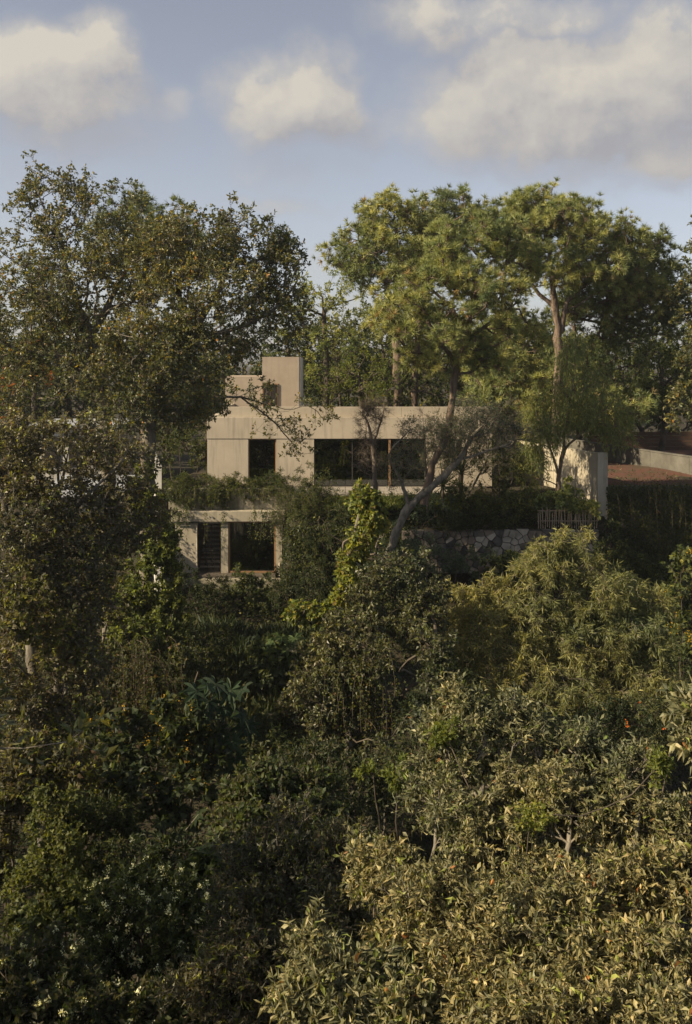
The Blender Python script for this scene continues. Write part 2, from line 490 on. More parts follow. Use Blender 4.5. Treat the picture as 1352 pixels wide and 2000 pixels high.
def spline(pts, step):
    pts = np.array(pts, float)
    if len(pts) < 3:
        n = max(2, int(np.linalg.norm(pts[-1] - pts[0]) / step)); t = np.linspace(0, 1, n + 1)[:, None]
        return pts[0] * (1 - t) + pts[-1] * t
    out = []
    P = np.vstack([2 * pts[0] - pts[1], pts, 2 * pts[-1] - pts[-2]])
    for i in range(1, len(P) - 2):
        n = max(1, int(np.linalg.norm(P[i + 1] - P[i]) / step))
        for t in np.arange(n) / n:
            out.append(.5 * (2 * P[i] + (P[i + 1] - P[i - 1]) * t + (2 * P[i - 1] - 5 * P[i] + 4 * P[i + 1] - P[i + 2]) * t * t
                             + (3 * P[i] - P[i - 1] - 3 * P[i + 1] + P[i + 2]) * t ** 3))
    out.append(pts[-1])
    return np.array(out)


def grow(trunks, targets, rng, step=.5, bf=.35, wob=.12, lift=.1):
    sk = Skeleton()
    for i, tr in enumerate(trunks):
        pts = spline(tr, step)
        pts[1:-1] += rng.normal(size=(len(pts) - 2, 3)) * step * .06
        if i == 0 or len(sk.P) == 0: sk.add_chain(None, pts)
        else:
            A = np.array(sk.P); j = int(np.argmin(np.linalg.norm(A - pts[0], axis=1)))
            if np.linalg.norm(A[j] - pts[0]) < 2.5 * step: sk.add_chain(j, pts[1:])
            else: sk.add_chain(None, pts)
    nt = len(sk.P)
    A = np.zeros((nt + len(targets) * 40, 3)); A[:nt] = sk.P
    pl = np.zeros(len(A)); pl[:nt] = sk.path
    d0 = np.array([np.min(np.linalg.norm(A[:nt] - t, axis=1)) for t in targets])
    for ti in np.argsort(d0):
        t = targets[ti]; n = len(sk.P)
        dv = t - A[:n]; d = np.linalg.norm(dv, axis=1)
        j = int(np.argmin(d + bf * pl[:n]))
        dist = d[j]
        if dist < .02: sk.tips.append(j); continue
        k = int(min(max(2, round(dist / step)), 30))
        p0 = A[j]; pd = np.array(sk.dir[j])
        p1 = p0 + pd * dist * .28 + (t - p0) * .25 + rng.normal(size=3) * dist * wob + np.array([0, 0, -lift * dist])
        s = (np.arange(1, k + 1) / k)[:, None]
        q = (1 - s) ** 2 * p0 + 2 * s * (1 - s) * p1 + s * s * t
        if k > 2: q[:-1] += rng.normal(size=(k - 1, 3)) * step * wob * .5
        e = sk.add_chain(j, q)
        A[n:n + k] = q; pl[n:n + k] = sk.path[n:]
        sk.tips.append(e)
    return sk


def skeleton_mesh(sk, r_root, r_tip, kmin=3):
    n = len(sk.P); cnt = np.zeros(n)
    for t in sk.tips: cnt[t] += 1
    for i in range(n - 1, -1, -1):
        if cnt[i] == 0: cnt[i] = 1
        if sk.par[i] >= 0: cnt[sk.par[i]] += cnt[i]
    # trunk chains were added first, so children always come after their parents
    tot = cnt.max(); p = math.log(r_root / r_tip) / math.log(max(tot, 2))
    R = r_tip * cnt ** p
    A = np.array(sk.P)
    roots = [c[0] for c in sk.chains if sk.par[c[0]] < 0]
    for r0 in roots:                                       # root flare
        R[r0] *= 1.35
    Vs, Fs, b = [], [], 0
    for ch in sk.chains:
        if len(ch) < 2: continue
        pts = A[ch]; rr = R[ch].copy()
        if sk.par[ch[0]] >= 0 or ch[0] != ch[0]: pass
        rr[0] = min(rr[0], rr[1] * 1.3)
        m = rr.max(); k = 3 if m < .03 else 4 if m < .06 else 6 if m < .12 else 10
        V, Fq = tube(pts, rr, max(k, kmin)); Vs.append(V); Fs.append(Fq + b); b += len(V)
    return np.concatenate(Vs), np.concatenate(Fs)


def sample_lobes(lobes, n, rng, shell=.55, rough=.22):
    """lobes: (centre, (rx, ry, rz), weight)"""
    C = np.array([l[0] for l in lobes]); R = np.array([l[1] for l in lobes]); w = np.array([(l[2] if len(l) > 2 else 1) for l in lobes], float)
    area = w * (R[:, 0] * R[:, 2] + R[:, 1] * R[:, 2] + R[:, 0] * R[:, 1]); area /= area.sum()
    m = int(n * 2.2); which = rng.choice(len(lobes), m, p=area)
    d = rnd_dir(m, rng); rad = shell + (1 - shell) * rng.random(m) ** .6
    P = C[which] + d * rad[:, None] * R[which]
    P += rough * R[which] * np.stack([lnoise(P, 1.3, 5), lnoise(P, 1.3, 6), lnoise(P, 1.3, 7)], 1)
    q = np.linalg.norm((P[:, None, :] - C[None]) / R[None], axis=2)
    q[np.arange(m), which] = 9
    keep = np.where(q.min(1) > shell * .85)[0]
    if len(keep) < n // 3: keep = np.arange(m)
    return P[keep[:n]]


def plant(name, label, cat, trunks, lobes, n, leaf='mid', size=(.08, .12), pal=None, mat='leaf_soft', twigs=5, leaves=5,
          tlen=.35, r_root=.12, r_tip=.006, bark='bark_grey', step=.5, droop=0., up=.25, group=None, seed=1, shell=.55, rough=.22,
          bf=.35, wob=.12, lift=.1, twig_r=.004, whorl=.5, extra=None, parts=None, keep=1.0, normal_up=.6, blossoms=None, crown_name='crown', holes=.2, shoots=.06):
    rng = np.random.default_rng(seed)
    tg = sample_lobes(lobes, n, rng, shell, rough)
    rad = float(np.mean([np.mean(l[1]) for l in lobes]))
    if len(tg) > 60:
        hn = lnoise(tg, 2.6 / rad, seed + 50) + .6 * lnoise(tg, 6.0 / rad, seed + 51)
        tg = tg[hn > np.quantile(hn, holes)]
        C = np.array([l[0] for l in lobes]); ctr = C.mean(0)
        q = rng.choice(len(tg), max(1, int(len(tg) * shoots)), replace=False)
        o_ = norm(tg[q] - ctr + np.array([0, 0, rad * 1.2])); tg = np.concatenate([tg, tg[q] + o_ * rad * rng.uniform(.25, .6, (len(q), 1))])
    if extra is not None: tg = np.concatenate([tg, np.array(extra, float)])
    sk = grow(trunks, tg, rng, step, bf, wob, lift)
    base = np.array(trunks[0][0], float)
    root = empty(name, tuple(base), label, cat, group)
    V, Fq = skeleton_mesh(sk, r_root, r_tip)
    mesh_np('trunk', V, Fq, M[bark], root, smooth=True)
    tips = np.array(sk.tips); A = np.array(sk.P); D = np.array(sk.dir)
    TP = A[tips]; TD = D[tips]
    m = len(TP) * twigs
    i = np.repeat(np.arange(len(TP)), twigs)
    out = norm(TD[i] * .7 + rnd_dir(m, rng) * .9 + np.array([0, 0, up]) - np.array([0, 0, droop]) * rng.random((m, 1)))
    ln = tlen * rng.uniform(.45, 1.15, m)
    S0 = TP[i] + rnd_dir(m, rng) * tlen * .12; S1 = S0 + out * ln[:, None] - np.array([0, 0, 1.0]) * (droop * ln * .5)[:, None]
    # twigs as thin three-sided spikes
    a = norm(np.cross(out, rnd_dir(m, rng))); b = np.cross(out, a)
    TV = np.stack([S0 + a * twig_r, S0 - a * twig_r * .5 + b * twig_r * .87, S0 - a * twig_r * .5 - b * twig_r * .87, S1], 1).reshape(-1, 3)
    k = np.arange(m)[:, None] * 4
    TF = np.concatenate([k + np.array([0, 1, 3]), k + np.array([1, 2, 3])])
    if twig_r > 0:
        o = mesh_np('twigs', TV, TF, M[bark], root); o['kind'] = 'stuff'
    if leaves > 0:
        nl = m * leaves; j = np.repeat(np.arange(m), leaves)
        f = 1 - whorl * rng.random(nl) ** 1.3 if leaves > 1 else np.ones(nl)
        P = S0[j] + (S1 - S0)[j] * f[:, None]
        if leaves == 1: Dl = out[j]
        else: Dl = norm(out[j] * .75 + rnd_dir(nl, rng) + np.array([0, 0, -droop * .9]))
        U = norm(np.array([0, 0, normal_up]) + rnd_dir(nl, rng) * (1 - normal_up * .5))
        S = rng.uniform(size[0], size[1], nl)
        if keep < 1:
            q = rng.random(nl) < keep; P, Dl, U, S = P[q], Dl[q], U[q], S[q]
        LV, LF, LI = place(T[leaf], P, Dl, U, S, rng)
        c = colours(P, pal, rng, seed)
        o = mesh_np(crown_name, LV, LF, M[mat], root, col=c[LI]); o['kind'] = 'stuff'
    if blossoms:
        nb, bs, bcol, per, rad = blossoms
        q = rng.choice(m, min(nb, m), replace=False)
        # prefer the upper shoots
        q = q[np.argsort(-S1[q][:, 2] - rng.random(len(q)) * 1.2)][:max(1, int(len(q) * .75))]
        C = np.repeat(S1[q], per, 0) + rnd_dir(len(q) * per, rng) * rad * rng.random((len(q) * per, 1)) ** .5
        LV, LF, LI = place(T['petal'], C, rnd_dir(len(C), rng), rnd_dir(len(C), rng), rng.uniform(bs * .7, bs * 1.3, len(C)), rng)
        c = np.clip(np.array(bcol) * rng.uniform(.75, 1.2, (len(C), 1)), 0, .85)
        o = mesh_np('blossoms', LV, LF, M['petal'], root, col=c[LI]); o['kind'] = 'stuff'
    return root


def lobe(px, py, Y, rxp, ryp, rd=None, w=1):
    """ellipsoid lobe given by its place and size in the picture and its real distance"""
    s = Y / F
    rx, rz = rxp * s, ryp * s
    return (at(px, py, Y), (rx, rd if rd else (rx + rz) / 2, rz), w)


def strands(name, label, cat, starts, dirs, lens, pal, leaf='heart', size=(.06, .1), per_m=14, mat='leaf_vine', parent=None, seed=0,
            sag=1.0, stem_r=.006, kind='stuff', group=None, spread=.08):
    """hanging or creeping shoots with leaves along them"""
    rng = np.random.default_rng(seed)
    Ps, Ds, Vs, Fs, b = [], [], [], [], 0
    for s, d, l in zip(starts, dirs, lens):
        k = max(3, int(l / .18)); t = np.linspace(0, 1, k)[:, None]
        d = norm(np.asarray(d, float))
        pts = np.asarray(s, float) + d * (l * .45) * np.sqrt(t) * (1 - .3 * t) - np.array([0, 0, 1.0]) * l * .8 * sag * t ** 1.5
        pts[1:] += np.cumsum(rng.normal(size=(k - 1, 3)) * .02, axis=0)
        V, Fq = tube(pts, np.full(k, stem_r), 3); Vs.append(V); Fs.append(Fq + b); b += len(V)
        n = max(2, int(l * per_m)); f = rng.random(n) * (k - 1.001); i = f.astype(int); g = (f - i)[:, None]
        Ps.append(pts[i] * (1 - g) + pts[i + 1] * g + rng.normal(size=(n, 3)) * spread); Ds.append(rnd_dir(n, rng) + np.array([0, 0, -.7]))
    P = np.concatenate(Ps); D = np.concatenate(Ds)
    U = norm(rnd_dir(len(P), rng) + np.array([0, -.3, .8]))
    LV, LF, LI = place(T[leaf], P, D, U, rng.uniform(size[0], size[1], len(P)), rng)
    c = colours(P, pal, rng, seed)
    o = mesh_np(name, LV, LF, M[mat], parent, col=c[LI])
    if label: tag(o, label, cat, group)
    if kind: o['kind'] = kind
    st = mesh_np('stems', np.concatenate(Vs), np.concatenate(Fs), M['bark_dark'], o if parent is None else parent)
    st['kind'] = 'stuff'
    return o


def cover(name, P, N_, pal, leaf='heart', size=(.08, .12), mat='leaf_vine', parent=None, seed=0, hang=.5, lift=.1):
    """leaves lying over a surface with outward normals"""
    rng = np.random.default_rng(seed); n = len(P)
    D = norm(rnd_dir(n, rng) * .8 + N_ * .25 + np.array([0, 0, -hang])); U = norm(N_ + rnd_dir(n, rng) * .55)
    P = P + N_ * (rng.random((n, 1)) * lift)
    LV, LF, LI = place(T[leaf], P, D, U, rng.uniform(size[0], size[1], n), rng)
    c = colours(P, pal, rng, seed)
    o = mesh_np(name, LV, LF, M[mat], parent, col=c[LI]); o['kind'] = 'stuff'
    return o


# palettes (leaf colours)
PAL_OAK = [((.088, .100, .040), 5), ((.058, .070, .033), 4), ((.13, .125, .050), 2.4), ((.22, .18, .032), 1.1), ((.26, .13, .025), .16), ((.10, .09, .05), 1)]
PAL_OAK_BROWN = [((.080, .076, .042), 4), ((.052, .052, .030), 4), ((.11, .100, .055), 2.4), ((.17, .18, .03), 1.6), ((.10, .070, .038), .9)]
PAL_FORE = [((.138, .134, .064), 5), ((.090, .094, .046), 4), ((.195, .178, .086), 3), ((.265, .228, .115), 1.5), ((.15, .175, .04), .9), ((.24, .11, .035), .06)]
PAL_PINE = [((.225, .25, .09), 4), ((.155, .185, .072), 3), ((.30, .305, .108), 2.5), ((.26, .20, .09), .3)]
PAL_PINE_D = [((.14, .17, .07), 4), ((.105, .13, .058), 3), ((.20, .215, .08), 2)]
PAL_SHADE = [((.022, .030, .012), 4), ((.034, .042, .015), 3), ((.016, .022, .010), 3)]  # dimmed version of PAL_DARK: deep shade put into the leaf colours
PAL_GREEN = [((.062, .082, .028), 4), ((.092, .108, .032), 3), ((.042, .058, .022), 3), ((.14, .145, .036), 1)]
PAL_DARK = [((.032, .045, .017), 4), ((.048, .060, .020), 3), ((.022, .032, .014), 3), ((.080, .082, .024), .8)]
PAL_VINE = [((.125, .155, .032), 4), ((.17, .19, .038), 3), ((.06, .085, .024), 3), ((.21, .18, .04), 1), ((.10, .08, .035), 1)]
PAL_VINE_D = [((.055, .068, .020), 4), ((.082, .092, .023), 3), ((.036, .044, .016), 3), ((.11, .088, .028), 1.2), ((.075, .050, .026), 1)]
PAL_WILLOW = [((.190, .195, .078), 4), ((.135, .145, .062), 4), ((.25, .24, .092), 2.4), ((.22, .20, .13), 1)]
PAL_LIME = [((.11, .135, .026), 4), ((.08, .105, .026), 3), ((.15, .16, .035), 2)]
PAL_PEPPER = [((.18, .21, .075), 4), ((.13, .16, .06), 3), ((.25, .25, .085), 2)]
PAL_BLUE = [((.058, .088, .055), 4), ((.080, .108, .064), 3), ((.045, .065, .04), 2)]

# ------------------------------------------------------------------ ground
YK = np.array([-60, -20, 0, 5, 9, 13, 19, 27, 35, 43, 47, 50, 60, 80, 140, 400, 900.])
ZK = np.array([13, 12.5, 11.5, 9.6, 7.6, 5.4, 3.0, 1.4, 1.8, 3.2, 3.9, 4.2, 4.4, 4.4, 4.4, 4, 2.])


def sstep(a, b, x): t = np.clip((x - a) / (b - a), 0, 1); return t * t * (3 - 2 * t)


def height(x, y):
    x = np.asarray(x, float); y = np.asarray(y, float)
    h = np.interp(y, YK, ZK) + .35 * np.sin(x * .55 + y * .3) * np.cos(y * .41 - x * .2) * sstep(46, 40, y)
    h = h + .03 * np.abs(x) * sstep(46, 30, y) * sstep(2, 10, y)
    # upper garden and everything behind the house
    left = sstep(-9.6, -10.6, x); mid = sstep(-10.2, -9.6, x) * sstep(-2.9, -3.3, x); right = 1 - left - mid
    court = sstep(13.1, 13.6, x)
    step_r = sstep(47.3 + 3.2 * court, 47.8 + 3.2 * court, y)
    up_r = 7.55 + 1.25 * sstep(47.8, 53.5, y) + .45 * court * sstep(50.5, 51, y)
    step_m = sstep(56.6, 57.2, y); up_m = 8.8
    step_l = sstep(42, 56, y); up_l = 8.3
    g = right * (h * (1 - step_r) + up_r * step_r) + mid * (h * (1 - step_m) + up_m * step_m) + left * (h * (1 - step_l) + up_l * step_l)
    return g


def build_ground():
    xs = np.unique(np.concatenate([np.linspace(-900, -60, 22), np.linspace(-60, -14, 32), np.arange(-14, 18, .4), np.linspace(18, 60, 30), np.linspace(60, 900, 22)]))
    ys = np.unique(np.concatenate([np.linspace(-60, 0, 14), np.arange(0, 42, 1.0), np.arange(42, 60, .3), np.linspace(60, 140, 30), np.linspace(140, 900, 20)]))
    Xg, Yg = np.meshgrid(xs, ys); Zg = height(Xg, Yg)
    V = np.stack([Xg, Yg, Zg], -1).reshape(-1, 3); nx = len(xs)
    i, j = np.meshgrid(np.arange(len(ys) - 1), np.arange(nx - 1), indexing='ij'); a = (i * nx + j).ravel()
    Fq = np.stack([a, a + 1, a + nx + 1, a + nx], 1)
    o = mesh_np('ground', V, Fq, M['soil'], smooth=True); tag(o, 'dark soil slope of the overgrown ravine', kind='structure')


build_ground()


def build_hills():
    rng = np.random.default_rng(4)
    xs = np.linspace(-5000, 5000, 160); ys = np.linspace(900, 5200, 30)
    Xg, Yg = np.meshgrid(xs, ys)
    ridge = np.exp(-((Yg - 3600) / 900) ** 2) * (42 + 14 * np.sin(Xg / 610 + 1.0) + 9 * np.sin(Xg / 260 + 2) + 4 * np.sin(Xg / 90)) * (.75 + .35 * np.tanh(Xg / 1200))
    Zg = 2 + ridge + rng.normal(size=Xg.shape) * 3
    V = np.stack([Xg, Yg, Zg], -1).reshape(-1, 3); nx = len(xs)
    i, j = np.meshgrid(np.arange(len(ys) - 1), np.arange(nx - 1), indexing='ij'); a = (i * nx + j).ravel()
    o = mesh_np('hills', V, np.stack([a, a + 1, a + nx + 1, a + nx], 1), M['hill'], smooth=True); tag(o, 'far wooded hills behind the pines', kind='structure')


build_hills()


def build_haze():
    m, nt, out = newmat('haze')
    v = nt.nodes.new('ShaderNodeVolumePrincipled'); v.inputs['Color'].default_value = (.80, .85, .95, 1); v.inputs['Density'].default_value = .00028; v.inputs['Anisotropy'].default_value = .3
    nt.links.new(v.outputs[0], out.inputs['Volume'])
    tag(MB().box(-5100, 5100, -70, 5300, -5, 85).build('haze', m), 'thin pale haze over the wood and hills', kind='stuff')


build_haze()


# ------------------------------------------------------------------ house
def window(parent, name, x0, x1, z0, z1, y, fr=.07, mat='wood', mullions=(), depth=.09):
    """frame ring with a pane behind; y is the front face"""
    root = MB()
    root.box(x0, x0 + fr, y, y + depth, z0, z1).box(x1 - fr, x1, y, y + depth, z0, z1)
    root.box(x0 + fr, x1 - fr, y, y + depth, z1 - fr, z1).box(x0 + fr, x1 - fr, y, y + depth, z0, z0 + fr)
    for m in mullions: root.box(m - .03, m + .03, y + .01, y + depth - .01, z0 + fr, z1 - fr)
    o = root.build(name, M[mat], parent)
    edges = [x0 + fr] + list(mullions) + [x1 - fr]
    for a, b in zip(edges[:-1], edges[1:]):
        MB().box(a - .01, b + .01, y + depth * .45, y + depth * .45 + .012, z0 + fr - .01, z1 - fr + .01).build('pane', M['glass'], o)
    return o


def build_house():
    h = empty('modern_house', (0, 54, 8.9), 'tan flat-roofed modern house with dark windows half hidden by trees', 'house')
    c, cl = M['concrete'], M['concrete_light']
    Y0 = 54.0; zf = 8.9; zb = 11.54; zt = 12.73; zp = 13.3
    xL, xR = -7.7, 8.1
    # facade pieces under the beam
    MB().box(xL, -5.43, Y0, Y0 + .3, zf, zb).build('facade_wall', c, h)
    MB().box(-3.87, -1.78, Y0, Y0 + .3, zf, zb).build('facade_wall', c, h)
    MB().box(4.42, 5.46, Y0, Y0 + .3, zf, zb).build('facade_wall', c, h)
    MB().box(6.45, xR, Y0, Y0 + .3, zf, zb).build('facade_wall', c, h)
    MB().box(5.46, 6.45, Y0, Y0 + .3, zf, zf + .9).build('facade_wall', c, h)
    MB().box(xL, xL + .3, Y0 + .302, Y0 + 9, zf, zt - .002).build('side_wall', c, h)
    MB().box(xR - .3, xR, Y0 + .302, Y0 + 9, zf, zb).build('side_wall', c, h)
    MB().box(xL, xR, Y0 + 9.002, Y0 + 9.3, zf, zt).build('rear_wall', c, h)
    # deep fascia beam in cast lengths
    xs = [xL - .03, -5.2, 0.4, 4.9, xR + .03]
    for a, b in zip(xs[:-1], xs[1:]):
        MB().box(a + .006, b - .006, Y0 - .03, Y0 + .3, zb + .004, zt).build('fascia_beam', c, h, bevel=.008)
    MB().box(xL + .302, xR - .302, Y0 + .302, Y0 + 9, zt - .32, zt - .02).build('roof_slab', M['concrete_old'], h)
    xs = [-6.85, -1.9, 3.1, xR + .02]
    for a, b in zip(xs[:-1], xs[1:]):
        MB().box(a + .006, b - .006, Y0 + .22, Y0 + .42, zt + .004, zp).build('parapet', cl, h, bevel=.01)
    MB().box(-6.85, -6.65, Y0 + .43, Y0 + 9, zt + .004, zp).build('parapet', cl, h)
    # interior
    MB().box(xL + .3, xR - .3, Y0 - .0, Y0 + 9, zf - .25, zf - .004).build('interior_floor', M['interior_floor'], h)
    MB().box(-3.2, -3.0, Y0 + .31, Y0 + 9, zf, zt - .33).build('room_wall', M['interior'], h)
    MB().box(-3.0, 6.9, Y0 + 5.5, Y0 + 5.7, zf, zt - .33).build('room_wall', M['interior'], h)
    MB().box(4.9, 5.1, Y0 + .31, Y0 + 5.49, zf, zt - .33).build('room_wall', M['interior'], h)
    # windows
    window(h, 'window', -5.43, -3.87, zf + .15, zb - .002, Y0 + .09)
    window(h, 'window', -1.78, 4.42, zf, zb - .002, Y0 + .12, .06, 'metal', mullions=(.35, 2.42))
    MB().box(2.36, 2.48, Y0 + .02, Y0 + .115, zf, zb - .003).build('wooden_post', M['wood'], h)
    MB().box(1.95, 2.30, Y0 + .5, Y0 + .62, zf, zb).build('curtain', M['concrete'], h)
    window(h, 'window', 5.46, 6.45, zf + .9, zb - .002, Y0 + .1, .05, 'metal')
    # tower and low block on the roof
    t = M['tower']
    MB().box(-5.0, -2.8, 58, 61, zt, 16.09).box(-4.93, -4.2, 57.99, 57.995, zt, zt).build('tower', t, h, bevel=.01)
    MB().box(-2.797, -2.68, 58.05, 61, zt, 16.05).build('tower_edge', M['white_wall'], h)
    MB().box(-7.2, -5.003, 58.1, 61.5, zt, 14.93).build('roof_block', t, h, bevel=.01)
    o = MB().box(-4.98, -4.05, 57.93, 58.0, 12.9, 14.5).build('window', M['wood'], h)
    MB().box(-4.92, -4.55, 57.915, 57.93, 12.96, 14.44).build('pane', M['furn'], o)
    MB().box(-4.50, -4.11, 57.915, 57.93, 12.96, 14.44).build('pane', M['furn'], o)
    MB().box(-5.04, -4.0, 57.90, 58.0, 12.80, 12.898).build('sill', M['concrete_light'], o)

    # lower storey
    Y1 = 51.0; z0 = 4.75; z1 = 7.46; z2 = 8.0
    xa, xb, xc, xd, xe = -8.95, -7.80, -6.55, -6.18, -3.36
    MB().box(xa, xb, Y1, Y1 + .3, z0 - .6, z1).build('facade_wall', M['lower_render'], h)
    MB().box(xc, xd, Y1, Y1 + .35, z0, z1).build('facade_wall', M['lower_render'], h)
    MB().box(-3.68, xe, Y1, Y1 + .35, z0, z1).build('facade_wall', M['lower_render'], h)
    MB().box(xa - .2, -3.2, Y1 - .12, Y1 + .45, z1 + .003, z2).build('slab_edge', M['lower_render'], h, bevel=.01)
    MB().box(xa - .2, -3.2, Y1 + .452, Y0 - .005, z2 - .35, z2).build('terrace_slab', M['concrete_old'], h)
    MB().box(xa, xa + .3, Y1 + .302, 56.5, z0 - .6, z1).build('side_wall', c, h)
    MB().box(xe - .3, xe, Y1 + .36, 56.5, z0 - .6, z1).build('side_wall', c, h)
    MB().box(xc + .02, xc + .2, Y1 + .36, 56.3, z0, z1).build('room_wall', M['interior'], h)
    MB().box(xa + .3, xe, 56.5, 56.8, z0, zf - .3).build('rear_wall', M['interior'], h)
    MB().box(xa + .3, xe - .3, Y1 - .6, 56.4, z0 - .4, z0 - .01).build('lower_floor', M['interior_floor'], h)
    window(h, 'glass_door', xd + .003, -3.683, z0, z1 - .003, Y1 + .04, .09)
    MB().box(xa - .1, xd, Y1 - .16, Y1 - .122, z1 - .08, z1 + .0).build('dark_rail', M['metal'], h)
    MB().box(xa - .3, -2.6, Y1 - 1.1, Y1 - .6, z0 - .6, z0 - .12).build('plinth', M['concrete_old'], h)
    # planter over the lower storey, stained face
    xs = [-9.4, -6.25, -4.6, -2.9]
    for a, b in zip(xs[:-1], xs[1:]):
        MB().box(a + .008, b - .008, Y1 + .5, Y1 + .7, z2 + .003, 9.12).build('planter_wall', M['concrete_old'], h, bevel=.01)
    MB().box(-9.4, -2.9, Y1 + .705, Y0 - .2, z2 + .003, 9.0).build('planter_soil', M['soil'], h)
    # steps climbing inside the open bay
    st = MB
    for i in range(14):
        zz = z0 + .185 * (i + 1); yy = Y1 + .75 + .29 * i
        st().box(xb + .02, xc - .02, yy, yy + .30, zz - .05, zz).build('step', M['concrete'], h)
    gate = MB().box(xb + .01, xb + .05, Y1 + .1, Y1 + .14, z0, z1).box(xc - .06, xc - .02, Y1 + .1, Y1 + .14, z0, z1)
    for k in range(3):
        gate.box(xb + .05, xc - .06, Y1 + .105, Y1 + .135, z0 + .6 + .55 * k, z0 + .63 + .55 * k)
    g = gate.build('gate', M['metal'], h)
    for k in range(7):
        x = xb + .52 + k * .09
        MB().box(x, x + .014, Y1 + .11, Y1 + .125, z0, z1 - .1).build('bar', M['metal'], g)
    MB().tube([(xb + .0, Y1 - .05, z0 - .1), (xb + .0, Y1 - .05, z1)], .035, 8).build('drain_pipe', M['concrete_light'], h)
    # terrace paving in front of the big window, in slabs
    k = 0
    for i in range(9):
        for j in range(3):
            x = -2.8 + i * .92; y = 51.2 + j * .92
            MB().box(x + .01, x + .905, y + .01, y + .905, 8.70, 8.885).build('paving_slab', M['paving'], h)
    MB().box(-2.85, 5.5, 50.9, 51.2, 8.3, 8.80).build('terrace_kerb', M['concrete_light'], h)


build_house()


def chair(x, y, z, rz, label):
    t = empty('dining_chair', (x, y, z), label, 'chair', 'chairs round the dining table behind the glass')
    c, s = math.cos(rz), math.sin(rz)

    def bx(name, x0, x1, y0, y1, z0, z1):
        m = MB().box(x0, x1, y0, y1, z0, z1)
        me = bpy.data.meshes.new(name); me.from_pydata(m.v, [], m.f); me.materials.append(M['furn'])
        o = bpy.data.objects.new(name, me); COL.objects.link(o); o.parent = t
    bx('seat', -.22, .22, -.22, .22, .43, .47); bx('backrest', -.22, .22, .19, .22, .58, .86)
    for a in (-.2, .17):
        bx('leg', a, a + .03, -.21, -.18, 0, .43); bx('leg', a, a + .03, .19, .22, 0, .579 if a < 0 else .578)
    t.rotation_euler = (0, 0, rz)


def build_dining():
    t = empty('dining_table', (0.6, 55.6, 8.9), 'long dark dining table inside the big window', 'table')
    MB().box(-1.0, 2.2, 55.2, 56.1, 9.60, 9.65).build('tabletop', M['furn_wood'], t, bevel=.008)
    for x in (-.9, 2.04):
        for y in (55.26, 55.98): MB().box(x, x + .06, y, y + .06, 8.9, 9.598).build('leg', M['furn'], t)
    txt = ['leftmost', 'second from the left', 'third from the left', 'rightmost']
    for i in range(4):
        chair(-.75 + i * .9, 55.0, 8.9, math.pi, f'dark dining chair on the near side of the table, {txt[i]}')
    for i in range(3):
        chair(-.4 + i * .95, 56.35, 8.9, 0, 'dark dining chair on the far side of the table, ' + ['left', 'middle', 'right'][i] + ' of three')
    for i, x in enumerate((-.15, 1.25)):
        p = empty('pendant_lamp', (x, 55.6, 11.2), 'dark cone pendant lamp over the table, ' + ('the left one' if i == 0 else 'the right one'), 'lamp', 'pendant lamps over the dining table')
        MB().tube([(x, 55.6, 11.25), (x, 55.6, 11.42)], .006, 5).tube([(x, 55.6, 11.42), (x, 55.6, 12.4)], .006, 5).build('cord', M['furn'], p)
        MB().tube([(x, 55.6, 10.95), (x, 55.6, 11.22)], [.24, .14], 16).build('lamp_shade', M['furn'], p)
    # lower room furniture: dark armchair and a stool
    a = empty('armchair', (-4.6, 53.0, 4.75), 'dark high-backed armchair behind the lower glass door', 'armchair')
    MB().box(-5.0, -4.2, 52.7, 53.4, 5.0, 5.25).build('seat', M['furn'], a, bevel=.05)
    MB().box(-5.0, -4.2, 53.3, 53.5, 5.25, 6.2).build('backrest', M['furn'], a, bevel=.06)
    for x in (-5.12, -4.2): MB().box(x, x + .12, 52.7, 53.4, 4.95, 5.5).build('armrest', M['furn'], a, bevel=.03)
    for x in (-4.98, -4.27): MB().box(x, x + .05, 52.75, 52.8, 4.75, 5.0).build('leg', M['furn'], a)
    s = empty('side_table', (-5.55, 53.2, 4.75), 'small folding side table left of the dark armchair', 'table')
    MB().box(-5.8, -5.3, 53.0, 53.4, 5.35, 5.38).build('tabletop', M['furn_wood'], s)
    MB().tube([(-5.75, 53.05, 4.75), (-5.35, 53.05, 5.35)], .015, 6).build('leg', M['metal'], s)
    MB().tube([(-5.35, 53.3, 4.75), (-5.75, 53.3, 5.35)], .015, 6).build('leg', M['metal'], s)
    l = empty('garden_block', (-3.05, 50.5, 4.7), 'rough grey stone block beside the lower glass door', 'stone')
    MB().box(-3.35, -2.75, 50.2, 50.6, 4.7, 5.55).build('block', M['stone_b'], l, bevel=.04)
    MB().tube([(-3.42, 50.15, 4.8), (-3.42, 50.15, 5.45)], .06, 8).build('pipe', M['concrete_light'], l)


build_dining()


